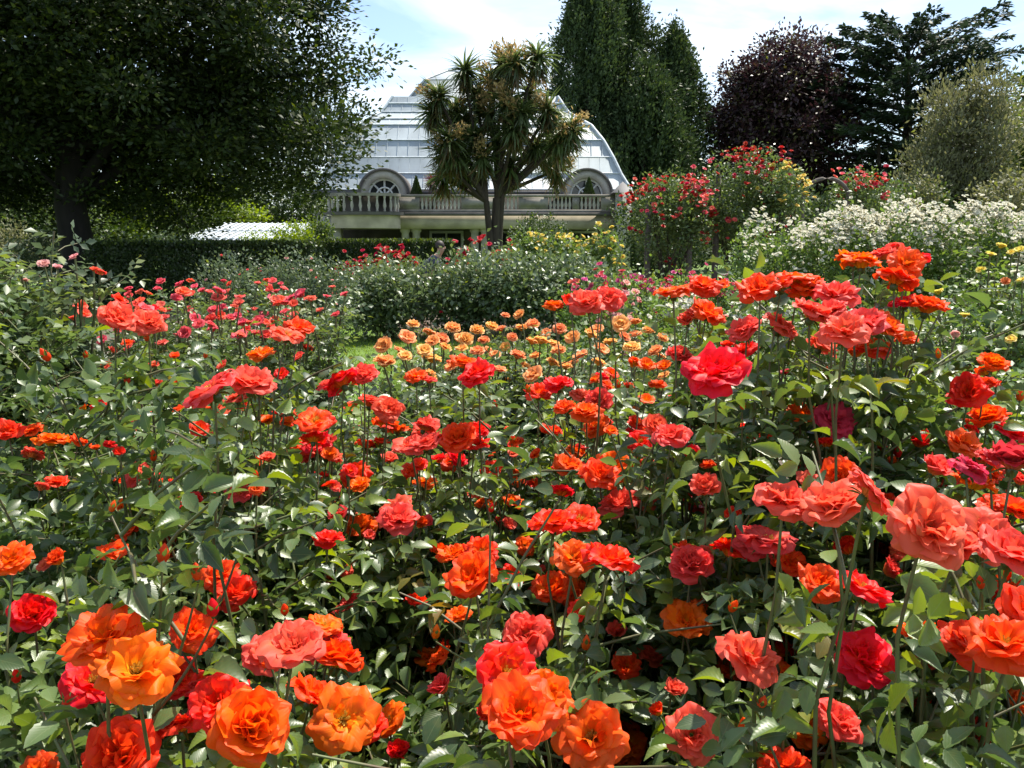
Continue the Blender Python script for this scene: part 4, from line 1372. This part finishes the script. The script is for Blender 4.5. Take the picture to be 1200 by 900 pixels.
G = 'grey green rose bushes on the left'
far_rose('leafy grey green rose bush standing before the dark hedge, leftmost of its row', G, 270, 295, 95, 13.4, 201, 'grey_leaf', 8, .07, 'qk', n=3600)
far_rose('leafy grey green rose bush with pale buds left of the grass strip', G, 335, 290, 105, 13.8, 202, 'grey_leaf', 7, .07, 'qk', n=3800)
far_rose('dark stemmed grey green rose bush at the edge of the grass strip', G, 384, 300, 74, 13.6, 203, 'grey_leaf', 6, .07, 'kq', n=3400)
G = 'dense green rose bushes in the middle row'
for i, (px, top, wd, lb) in enumerate([(452, 317, 100, 'dense green rose bush behind the grass strip with red blooms over it'), (538, 306, 110, 'dense green rose bush in front of the bending gardener'),
                                       (608, 300, 110, 'tallest dense green bush in the middle row below the cabbage tree trunk'), (676, 308, 104, 'dense green rose bush below the yellow roses')]):
    far_rose(lb, G, px, top, wd, 15.5 + .3 * (i % 2), 210 + i, 'row_leaf', 5, .075, 'kd', n=6000, leaf=.1, sd=.19, tpl=LEAF_M)
G = 'crimson rose bushes along the hedge'
for i, (px, top, wd, nb, lb) in enumerate([(422, 304, 60, 22, 'crimson rose bush at the left end of the red row'), (464, 293, 74, 40, 'crimson rose bush left of the gardener below the clipped hedge'),
                                           (557, 284, 60, 34, 'crimson rose bush just right of the gardener'), (606, 285, 70, 28, 'dark red rose bush at the foot of the cabbage tree')]):
    far_rose(lb, G, px, top, wd, 19.5, 220 + i, 'mid_leaf', nb + 14, .17, 'd', n=2400, leaf=.08, clump=5)
G = 'tall yellow rose bushes'
for i, (px, top, wd, nb, lb) in enumerate([(622, 268, 56, 14, 'tall yellow rose bush touching the cabbage tree trunk'), (662, 272, 66, 24, 'tall bushy yellow rose with the most blooms before the balustrade'), (706, 266, 56, 18, 'tall yellow rose bush in front of the right stone pier')]):
    far_rose(lb, G, px, top, wd, 17.2, 230 + i, 'fresh_leaf', nb + 14, .14, 'y', n=3400, leaf=.09, clump=3, tpl=LEAF_M)
G = 'pink rose bushes in the low bed'
for i, (px, top, wd, nb, cols, Y, lb) in enumerate([(690, 322, 66, 26, 'mk', 11.5, 'low rose bush with pink blooms right of the dense green row'), (748, 318, 66, 34, 'm', 11.0, 'low bright magenta pink rose bush below the red climber'),
                                                   (800, 318, 70, 30, 'md', 11.6, 'low deep pink rose bush left of the white roses'), (850, 318, 60, 24, 'dm', 11.2, 'low crimson rose bush at the left foot of the white roses'),
                                                   (720, 345, 90, 22, 'q', 8.6, 'low pale green rose bush with faint pink blooms'), (800, 350, 80, 12, 'wq', 8.2, 'low fresh green rose bush with whitish blooms'),
  (880, 345, 100, 14, 'w', 8.6, 'low fresh green rose bush glimpsed beneath the scarlet blooms'), (965, 345, 110, 14, 'w', 8.8, 'low fresh green bush in front of the white mound behind the coral cluster')]):
    far_rose(lb, G, px, top, wd, Y, 240 + i, 'fresh_leaf', nb + 20, .1, cols, n=2600, leaf=.06, clump=4)
G = 'white rose bushes of the long mound'
for i, (px, top, wd, nb, Y, lb) in enumerate([(905, 252, 130, 28, 12.6, 'white rose bush at the left end of the white mound, mostly green'), (985, 243, 140, 95, 12.2, 'white rose bush beneath the small red climber'),
                                              (1060, 238, 140, 98, 12.0, 'fullest white rose bush in the middle of the white mound'), (1135, 238, 130, 95, 12.0, 'white rose bush below the feathery olive tree'), (1205, 244, 130, 70, 12.4, 'white rose bush cut by the right edge of the picture')]):
    far_rose(lb, G, px, top, wd, Y, 250 + i, 'fresh_leaf', nb * 8, .075, 'w', n=7500, leaf=.06, clump=6, topb=1.5)

# climbing roses on posts
def climber(label, px, py_top, py_bot, w_px, Y, seed, nb, cols, mat='mid_leaf', posts=2, n=5200):
    x_, zt_, zb_ = X(px, Y), Zp(py_top, Y), Zp(py_bot, Y)
    rx = w_px / FPX * Y / 2
    r = rng(seed)
    lobes = [(x_, Y, (zt_ + zb_) / 2, rx * .8, .8, (zt_ - zb_) / 2)]
    for q in range(6):
        lobes.append((x_ + r.uniform(-.6, .6) * rx, Y + r.uniform(-.4, .4), zb_ + (zt_ - zb_) * r.uniform(.25, .85), rx * r.uniform(.3, .5), .5, (zt_ - zb_) * r.uniform(.16, .28)))
    rt = shrub('climbing_rose', label, 'climbing rose', 'climbing roses on the posts', (x_, Y), lobes, seed, .085, n, mat, blooms=lobe_blooms(lobes, int(nb * 1.9), .15, cols, seed, clump=6), stems=12, stem_r=.03, stem_mat='bark')
    for q in range(posts):
        xx = x_ + (q - (posts - 1) / 2) * rx * .8
        MB().box2((xx - .06, Y - .06, 0), (xx + .06, Y + .06, zt_ - .5)).obj('post', M['timber'], rt)
climber('red climbing rose on dark posts beside the right stone pier', 782, 210, 312, 120, 19.5, 261, 95, 'dkd', n=7500)
climber('tallest climbing rose, red blooms over its crown and yellow to its right', 862, 180, 312, 125, 20, 262, 98, 'dkdd', n=8000)
climber('yellow climbing rose hanging on the right of the tallest climber', 912, 200, 262, 56, 19.4, 263, 22, 'y', mat='mid_leaf', posts=1, n=3000)
climber('small red climbing rose on a post under the cedar', 1006, 206, 262, 66, 21, 264, 34, 'dk', posts=1, n=3000)
ar = thing('rose_arch', 'curved grey timber arch between the tall climber and the small red climber', 'garden arch', (X(962, 20.5), 20.5, 0))
a = np.linspace(math.pi, 0, 17)
cxa, ra = X(962, 20.5), 26 / FPX * 20.5
zs = Zp(232, 20.5)
MB().tube(np.stack([cxa + ra * np.cos(a), np.full(17, 20.5), zs + .45 * np.sin(a)], 1), .05, 6).obj('hoop', M['timber'], ar, smooth=True)
for s_ in (-1, 1):
    MB().tube([(cxa + s_ * ra, 20.5, 0), (cxa + s_ * ra, 20.5, zs)], .05, 6).obj('post', M['timber'], ar)

# ------------------------------------------------------------------ gardener bending over the roses
def gardener():
    Y = 17.6
    hx, hy, hz = P(516, 290, Y)
    base = (hx - .35, Y, 0)
    rt = thing('person', 'person in a grey blue shirt bending over among the red roses', 'person', base)
    def skin(name, verts, edges, mat, root):
        me = bpy.data.meshes.new(name)
        me.from_pydata([v[:3] for v in verts], edges, [])
        o = bpy.data.objects.new(name, me)
        COL.objects.link(o)
        md = o.modifiers.new('skin', 'SKIN')
        for i, v in enumerate(verts):
            sv = me.skin_vertices[0].data[i]
            sv.radius = (v[3], v[3]) if len(v) < 5 else (v[3], v[4])
            sv.use_root = (i == root)
        sb = o.modifiers.new('sub', 'SUBSURF')
        sb.levels = sb.render_levels = 2
        dg = bpy.context.evaluated_depsgraph_get()
        m2 = bpy.data.meshes.new_from_object(o.evaluated_get(dg))
        bpy.data.objects.remove(o)
        m2.name = name
        m2.materials.clear()
        m2.materials.append(M[mat])
        for p_ in m2.polygons: p_.use_smooth = True
        o2 = bpy.data.objects.new(name, m2)
        COL.objects.link(o2)
        o2.parent = rt
        o2.location = Vector((-base[0], -base[1], 0))
        return o2
    x, y = hx - .42, Y                      # hips; the body leans to the right and away
    V = [(x, y, .98, .15), (x + .12, y + .03, 1.18, .145), (x + .27, y + .06, 1.36, .16), (x + .33, y + .07, 1.43, .12),
         (x + .38, y + .08, 1.5, .055), (hx, hy, hz - .07, .075), (hx + .04, hy, hz + .04, .085),
         (x, y - .1, .9, .105), (x - .02, y - .11, .5, .07), (x - .08, y - .12, .1, .045), (x + .08, y - .12, .04, .04),
         (x, y + .1, .9, .105), (x + .06, y + .12, .5, .07), (x, y + .13, .1, .045), (x + .16, y + .13, .04, .04),
         (x + .3, y - .13, 1.4, .065), (x + .42, y - .2, 1.16, .05), (x + .62, y - .16, 1.02, .036), (x + .7, y - .14, .99, .03),
         (x + .3, y + .27, 1.4, .065), (x + .45, y + .32, 1.16, .05), (x + .64, y + .26, 1.04, .036), (x + .72, y + .24, 1.01, .03)]
    E = [(0, 1), (1, 2), (2, 3), (3, 4), (4, 5), (5, 6), (0, 7), (7, 8), (8, 9), (9, 10), (0, 11), (11, 12), (12, 13), (13, 14),
         (2, 15), (15, 16), (16, 17), (17, 18), (2, 19), (19, 20), (20, 21), (21, 22)]
    body = skin('body', V, E, 'skin', 0)
    g_ = 1.14
    skin('shirt', [(x + .02, y, 1.0, .165), (x + .12, y + .03, 1.18, .165), (x + .27, y + .06, 1.36, .18), (x + .335, y + .07, 1.45, .1),
                   (x + .3, y - .13, 1.4, .085), (x + .42, y - .2, 1.17, .068), (x + .3, y + .27, 1.4, .085), (x + .45, y + .32, 1.17, .068)],
         [(0, 1), (1, 2), (2, 3), (2, 4), (4, 5), (2, 6), (6, 7)], 'shirt', 0)
    skin('trousers', [(x, y, 1.0, .165), (x, y - .1, .9, .12), (x - .02, y - .11, .5, .085), (x - .08, y - .12, .1, .065),
                      (x, y + .1, .9, .12), (x + .06, y + .12, .5, .085), (x, y + .13, .1, .065)], [(0, 1), (1, 2), (2, 3), (0, 4), (4, 5), (5, 6)], 'trousers', 0)
    # hair cap, ears and nose
    hb = MB()
    th = np.linspace(0, 2.0, 7)
    prof = [(.098 * math.sin(t), .108 * math.cos(t)) for t in th]
    hb.lathe(prof[::-1], (hx - .012, hy, hz + .035), 14)
    hb.obj('hair', M['hair'], rt, smooth=True)
    for s_ in (-1, 1):
        MB().lathe([(.0, -.03), (.018, -.015), (.02, .01), (.0, .03)], (hx, hy + s_ * .09, hz), 8).obj('ear', M['skin'], rt, smooth=True)
    nb_ = MB().lathe([(.0, -.025), (.018, -.02), (.01, .02), (0, .03)], (hx + .095, hy, hz - .01), 8)
    nb_.obj('nose', M['skin'], rt, smooth=True)
    fb = MB()
    for s_ in (-1, 1):                       # curled fingers of both hands
        c = np.array(V[18 if s_ < 0 else 22][:3])
        for q in range(4):
            o_ = np.array([0, (q - 1.5) * .02, 0])
            fb.tube([c + o_, c + o_ + [.05, 0, -.01], c + o_ + [.07, 0, -.05]], [.01, .009, .007], 6)
        fb.tube([c + [0, -s_ * .03, 0], c + [.03, -s_ * .045, -.02], c + [.05, -s_ * .03, -.04]], [.011, .009, .008], 6)
    fb.obj('fingers', M['skin'], body if False else rt, smooth=True)
gardener()

# ------------------------------------------------------------------ middle beds (4 - 8 m)
def px_blooms(lst, Y, jit, r, dia=None):
    out = []
    for (ex, ey, ew, c) in lst:
        d = Y + r.uniform(-jit, jit)
        out.append((P(ex, ey, d), ew / FPX * d, c))
    return out

r = rng(301)
G = 'coral rose bushes of the left bed'
coral = [(140, 5.6, 352, 'coral rose bush nearest the tall leafy bush at the left'), (215, 5.3, 345, 'coral rose bush in front of the dark hedge with a lone bloom above it'),
         (290, 5.0, 340, 'coral rose bush with crowded blooms left of the grass strip'), (338, 5.2, 350, 'coral rose bush at the right end of its bed beside the grass'),
         (185, 7.2, 348, 'farther coral rose bush at the back left of its bed'), (265, 7.4, 345, 'farther coral rose bush at the back middle of its bed'), (318, 7.0, 345, 'farther coral rose bush at the back right of its bed')]
for i, (px, Y, top, lb) in enumerate(coral):
    bl = []
    for q in range(20 if Y < 6 else 14):
        d = Y + r.uniform(-.45, .35)
        bl.append((P(px + r.normal(0, 26), r.uniform(top - 6, top + 62) if Y < 6 else r.uniform(330, 372), d), r.uniform(.07, .11), 'k' if r.uniform() < .75 else 'c'))
    if i == 1: bl.append((P(212, 335, 5.2), .085, 'k'))
    if i == 3: bl += [(P(405, 347, 5.2), .07, 'k'), (P(383, 349, 5.2), .06, 'k'), (P(375, 365, 5.2), .06, 'k')]
    bush_h = Zp(top + 30, Y)
    rose_bush(lb, G, (X(px, Y), Y), bush_h, .33 if Y < 6 else .36, bl, 310 + i, leaf=.048, n_canes=20, n_twigs=170, near=False, mat='mid_leaf', young=.3)

G = 'apricot rose bushes'
apr = [(484, 383), (592, 372), (610, 371), (625, 383), (502, 393), (452, 407), (468, 415), (450, 430), (497, 413), (517, 400), (537, 398), (558, 390), (567, 402), (575, 386), (588, 388), (600, 397), (612, 388),
       (593, 408), (605, 420), (580, 418), (550, 427), (532, 432), (633, 403), (628, 420), (648, 407), (673, 398), (663, 433), (627, 442), (703, 412), (727, 382), (730, 397), (744, 395), (745, 380), (560, 415), (520, 410),
       (545, 400), (508, 402), (640, 392), (655, 415), (690, 395), (715, 405), (740, 412), (760, 390), (775, 398), (770, 415), (614, 432), (585, 436), (645, 428), (682, 420), (505, 425), (476, 398), (530, 388), (700, 388), (655, 388)]
spots = [(488, 4.7, 'apricot rose bush at the left end of its bed beside the grass'), (530, 5.2, 'apricot rose bush second from the grass strip'), (590, 5.6, 'apricot rose bush with the highest pale blooms in the middle'), (645, 5.2, 'apricot rose bush between the middle of its bed and the tall coral stem'), (705, 4.9, 'apricot rose bush behind the tall coral stem'), (760, 5.3, 'apricot rose bush at the right end of its bed')]
asg = [[] for _ in spots]
for (ex, ey) in apr:
    k = int(np.argmin([abs(ex - s[0]) for s in spots]))
    Y = spots[k][1] + r.uniform(-.4, .4) - (ey - 400) / 60
    asg[k].append((P(ex, ey, Y), r.uniform(.08, .13), 'a'))
for k in range(len(spots)):
    for q in range(4):
        Y = spots[k][1] + r.uniform(-.8, .3)
        asg[k].append((P(spots[k][0] + r.normal(0, 25), r.uniform(400, 455), Y), r.uniform(.075, .1), 'a'))
for k, (px, Y, lb) in enumerate(spots):
    rose_bush(lb, G, (X(px, Y), Y), Zp(412, Y), .34, asg[k], 330 + k, leaf=.05, n_canes=22, n_twigs=200, near=False, mat='mid_leaf', young=.35)

G = 'tall leafy rose bushes at the left edge'
rose_bush('tall leafy rose bush with faded pink blooms at the left edge', G, (X(40, 3.4), 3.4), 1.86, .32,
          px_blooms([(52, 312, 18, 'q'), (67, 315, 13, 'q'), (88, 303, 16, 'q'), (117, 322, 18, 'c'), (110, 318, 14, 'c'), (30, 330, 10, 'q')], 3.3, .15, r), 351, leaf=.05, n_canes=34, n_twigs=560, near=False, mat='grey_leaf', young=.4)
rose_bush('leafy rose bush without blooms, half outside the left edge', G, (X(-50, 3.0), 3.0), 1.82, .4, [], 352, leaf=.05, n_canes=30, n_twigs=420, near=False, mat='mid_leaf', young=.3)
rose_bush('dark leafy rose bush below the tall one at the left edge', G, (X(35, 2.7), 2.7), 1.25, .4, px_blooms([(165, 470, 12, 'o'), (100, 480, 14, 'o')], 2.6, .1, r), 353, leaf=.05, n_canes=20, n_twigs=240, near=False, mat='rose_leaf' if False else 'mid_leaf', young=.2)

G = 'yellow rose bushes at the right edge'
rb = [(1110, 4.6, 335, [(1100, 345, 18, 'y'), (1130, 372, 16, 'y')], 'fresh green rose bush with pale buds beside the tall scarlet roses'),
      (1165, 4.9, 312, [(1172, 291, 16, 'y'), (1160, 300, 14, 'y'), (1186, 297, 13, 'y'), (1178, 331, 14, 'a'), (1150, 318, 14, 'y'), (1190, 320, 12, 'w')], 'yellow rose bush with small clustered blooms at the right edge'),
      (1225, 4.4, 320, [(1195, 295, 16, 'y'), (1198, 330, 13, 'y')], 'yellow rose bush cut off by the right edge'),
      (1150, 3.4, 385, [(1120, 395, 16, 'q'), (1185, 400, 16, 'y')], 'light green rose bush below the yellow roses at the right'),
      (1060, 5.6, 345, [], 'leafy green rose bush behind the tall scarlet roses')]
for i, (px, Y, top, bl, lb) in enumerate(rb):
    rose_bush(lb, G, (X(px, Y), Y), Zp(top, Y), .45, px_blooms(bl, Y - .2, .15, r), 360 + i, leaf=.045, n_canes=20, n_twigs=190, near=False, mat='fresh_leaf', young=.35)
rose_bush('leafy green rose bush filling the gap behind the apricot bed', 'pale rose bushes in the middle', (X(830, 6.2), 6.2), 1.2, .55, px_blooms([(760, 372, 9, 'w'), (850, 372, 9, 'q')], 6.2, .2, r), 366, leaf=.045, n_canes=20, n_twigs=190, near=False, mat='fresh_leaf', young=.3)

# ------------------------------------------------------------------ near roses
G = 'orange and coral rose bushes of the front bed'
NEAR = []
def near_bush(*a, **k):
    NEAR.append((a, k))

def make_near(label, px, Y, top, radius, blooms, buds, seed, n_twigs=170, n_canes=16, dref=.098, spread=.35, young=.3, leaf=.045, only_mark=False):
    r = rng(seed + 5000)
    bl = []
    for (ex, ey, ew, c) in blooms:
        d = float(np.clip(dref * FPX / ew, Y - spread, Y + spread))
        bl.append((P(ex, ey, d), ew / FPX * d, c))
    r2 = rng(seed + 9000)
    extra = []
    for (p, s_, c) in bl:
        if s_ > .075 and r2.uniform() < .72:
            a_ = r2.uniform(0, 6.28)
            c2 = c if r2.uniform() < .6 else 'orcr'[r2.integers(4)]
            extra.append((p + np.array([math.cos(a_) * .6 * s_, .25 * s_ + abs(math.sin(a_)) * .5 * s_, r2.uniform(-.35, .2) * s_]), s_ * r2.uniform(.7, 1.0), c2))
    b0_ = np.array([X(px, Y), Y, 0])
    for q in range(13 if Y < 1.6 else 20):
        a_ = r2.uniform(0, 6.28)
        q_ = math.sqrt(r2.uniform(.1, 1)) * 1.1
        zz = (top + .07) * (1 - .22 * q_ ** 2) * r2.uniform(.86, 1.02)
        extra.append((b0_ + np.array([math.cos(a_) * q_ * radius, math.sin(a_) * q_ * radius, zz]), r2.uniform(.035, .085), 'ororcrc'[r2.integers(7)]))
    extra = [e for e in extra if e[0][1] > .85]
    n_own = len(bl)
    bl = bl + extra
    if only_mark:
        PROT.extend((ex, ey, b_[1] * FPX / b_[0][1], b_[0][1]) for (ex, ey, ew, c), b_ in zip(blooms, bl[:n_own]))
        return
    bd = []
    for (ex, ey, ew, c) in buds:
        d = Y + r.uniform(-.2, .1)
        bd.append((P(ex, ey, d), ew / FPX * d * .8, c))
    return rose_bush(label, 'orange and coral rose bushes of the front bed', (X(px, Y), Y), top + .05, radius, bl, seed, leaf=leaf, n_canes=n_canes + 4, n_twigs=int(n_twigs * 1.3), near=True, buds=bd, young=young)

near_bush('front rose bush of large orange blooms in the lower left corner', 190, 1.12, 1.02, .36,
          [(16, 660, 55, 'o'), (108, 802, 85, 'r'), (158, 792, 115, 'o'), (207, 800, 70, 'r'), (224, 742, 62, 'o'), (344, 764, 96, 'c'), (392, 782, 76, 'o'), (380, 737, 48, 'o'), (290, 856, 108, 'o'), (258, 838, 60, 'r'),
           (402, 845, 92, 'o'), (432, 858, 60, 'o'), (144, 892, 105, 'r'), (40, 724, 62, 'r'), (72, 660, 40, 'r'), (236, 808, 50, 'c')],
          [(190, 660, 20, 'r'), (232, 680, 18, 'r'), (250, 722, 20, 'r'), (334, 720, 14, 'o'), (130, 600, 12, 'r'), (20, 800, 16, 'r'), (75, 830, 14, 'r')], 401, spread=.25)
near_bush('front rose bush at the bottom middle with orange blooms scattered up it', 620, 1.4, .98, .42,
          [(532, 654, 42, 'o'), (556, 680, 72, 'o'), (648, 620, 60, 'o'), (712, 664, 74, 'o'), (648, 694, 54, 'o'), (618, 748, 66, 'c'), (502, 776, 44, 'o'), (590, 792, 92, 'r'), (608, 840, 104, 'o'), (694, 868, 96, 'r'), (737, 882, 60, 'o'), (652, 892, 54, 'o')],
          [(686, 762, 16, 'r'), (510, 748, 16, 'o'), (575, 600, 10, 'r'), (700, 800, 14, 'o')], 402, n_twigs=210, spread=.45)
near_bush('front rose bush of coral and scarlet blooms right of the bottom middle', 950, 1.22, 1.02, .36,
          [(810, 668, 62, 'c'), (856, 654, 62, 'o'), (900, 640, 68, 'p'), (980, 604, 94, 'c'), (1082, 622, 116, 'c'), (1008, 696, 80, 'r'), (1008, 776, 82, 'r'), (872, 776, 90, 'c'), (912, 768, 44, 'o'), (804, 732, 64, 'o'), (958, 896, 58, 'o'), (1036, 672, 44, 'c')],
          [(876, 868, 30, 'o'), (966, 870, 26, 'o'), (1084, 884, 20, 'r'), (890, 834, 18, 'r'), (856, 716, 16, 'o')], 403, n_twigs=190)
near_bush('front rose bush cut by the lower right edge with broad coral blooms', 1215, 1.12, 1.05, .34,
          [(1152, 632, 84, 'c'), (1183, 658, 94, 'c'), (1138, 574, 64, 'o'), (1188, 604, 52, 'o'), (1135, 762, 86, 'r'), (1178, 765, 108, 'r'), (1192, 826, 42, 'o'), (1180, 698, 42, 'o'), (1186, 550, 74, 'p'), (1160, 545, 50, 'p')],
          [(1150, 690, 14, 'r'), (1130, 830, 16, 'o')], 404)
near_bush('tall rose bush of scarlet blooms right of the middle, with one big open bloom', 850, 1.85, 1.26, .42,
          [(789, 347, 48, 'o'), (823, 340, 42, 'r'), (827, 371, 46, 'r'), (806, 380, 30, 'c'), (891, 343, 54, 'r'), (936, 333, 52, 'o'), (795, 422, 38, 'c'), (840, 443, 80, 'r'), (874, 414, 36, 'r'), (911, 388, 52, 'c'), (787, 516, 54, 'c'), (921, 439, 18, 'p')],
          [(870, 480, 10, 'r'), (905, 520, 12, 'r')], 405, n_twigs=200, spread=.4)
near_bush('tallest rose bush of the front bed, coral and orange clusters against the white roses', 1010, 1.8, 1.3, .42,
          [(1009, 315, 48, 'o'), (1035, 305, 38, 'c'), (1061, 313, 50, 'r'), (1048, 334, 52, 'r'), (979, 352, 54, 'c'), (949, 374, 60, 'c'), (988, 394, 66, 'c'), (1031, 390, 54, 'r'), (1022, 411, 46, 'o'), (960, 410, 44, 'c'), (1084, 367, 52, 'r'), (975, 496, 54, 'p'), (1060, 400, 36, 'r')],
          [(967, 446, 14, 'o'), (1052, 536, 14, 'r'), (1100, 420, 10, 'o')], 406, n_twigs=210, spread=.4)
near_bush('orange rose bush standing off the right edge beside the tallest one', 1185, 2.0, 1.2, .36,
          [(1161, 431, 40, 'o'), (1136, 464, 54, 'r'), (1157, 496, 52, 'o'), (1122, 470, 30, 'c')], [(1195, 470, 12, 'r')], 407, n_twigs=150)
near_bush('coral rose bush left of the middle with one very large bloom', 255, 1.85, 1.22, .42,
          [(252, 463, 78, 'c'), (303, 459, 48, 'c'), (335, 397, 44, 'c'), (307, 420, 34, 'o'), (276, 700, 60, 'r'), (233, 505, 28, 'r'), (210, 482, 18, 'r'), (315, 497, 28, 'o'), (338, 499, 28, 'o')],
          [(280, 440, 10, 'r'), (180, 540, 12, 'o'), (300, 560, 10, 'o')], 408, n_twigs=230, spread=.4)
near_bush('rose bush at the left edge with a lone coral bloom held high', 70, 1.95, 1.2, .42,
          [(135, 378, 52, 'c'), (137, 355, 26, 'r'), (10, 510, 40, 'r'), (60, 523, 42, 'o'), (37, 537, 32, 'c'), (142, 566, 20, 'o'), (113, 527, 16, 'r')],
          [(58, 423, 14, 'o'), (172, 400, 10, 'r'), (150, 450, 10, 'r')], 409, n_twigs=230, spread=.4)
near_bush('orange and scarlet rose bush below the grass strip', 410, 2.2, 1.14, .42,
          [(403, 453, 44, 'r'), (420, 447, 30, 'r'), (385, 455, 28, 'c'), (370, 497, 50, 'o'), (372, 522, 40, 'r'), (383, 537, 40, 'c'), (455, 482, 42, 'c'), (450, 502, 36, 'o'), (418, 560, 42, 'o'), (424, 622, 44, 'o'), (466, 612, 54, 'c'), (447, 616, 36, 'r'), (427, 525, 30, 'o')],
          [(400, 590, 10, 'r')], 410, n_twigs=210, spread=.45)
near_bush('coral rose bush in the centre below the apricot bed', 530, 2.4, 1.12, .42,
          [(500, 507, 42, 'c'), (503, 527, 52, 'c'), (540, 518, 52, 'r'), (560, 507, 32, 'r'), (562, 444, 48, 'r'), (488, 445, 30, 'o'), (528, 546, 32, 'r'), (596, 616, 30, 'p')],
          [(600, 520, 10, 'o'), (580, 480, 10, 'r')], 411, n_twigs=210, spread=.4)
near_bush('scarlet rose bush right of the centre with one coral cluster on a tall bare stem', 695, 2.45, 1.12, .42,
          [(687, 359, 46, 'c'), (669, 360, 34, 'r'), (706, 353, 36, 'r'), (655, 456, 40, 'r'), (640, 508, 26, 'r'), (687, 488, 42, 'r'), (703, 473, 38, 'c'), (700, 504, 38, 'r'), (677, 533, 34, 'c'), (664, 551, 44, 'r'), (702, 560, 56, 'r'), (726, 595, 54, 'c'), (757, 431, 28, 'o'), (757, 472, 26, 'o'), (745, 500, 28, 'o')],
          [(620, 460, 9, 'o'), (725, 455, 9, 'o')], 412, n_twigs=220, spread=.45)
near_bush('orange rose bush between the apricot bed and the tall scarlet roses', 770, 3.2, 1.12, .45,
          [(740, 430, 24, 'o'), (715, 440, 22, 'o'), (780, 432, 24, 'o'), (735, 455, 20, 'r'), (700, 448, 22, 'r'), (770, 455, 26, 'r')], [], 413, n_twigs=180, spread=.4)
near_bush('leafy rose bush with few small blooms behind the coral bush left of the middle', 330, 3.0, 1.15, .45,
          [(352, 420, 20, 'c'), (262, 430, 18, 'c'), (330, 440, 20, 'r'), (205, 420, 18, 'r')], [(240, 420, 8, 'r')], 414, n_twigs=200, spread=.4)
near_bush('leafy rose bush with small coral blooms behind the lone high bloom', 165, 3.1, 1.15, .45,
          [(180, 430, 18, 'c'), (150, 405, 18, 'r'), (125, 430, 18, 'c'), (170, 365, 22, 'k')], [(100, 420, 8, 'r')], 415, n_twigs=190, spread=.4)

for a, k in NEAR:
    make_near(*a, only_mark=True, **k)
for a, k in NEAR:
    make_near(*a, **k)
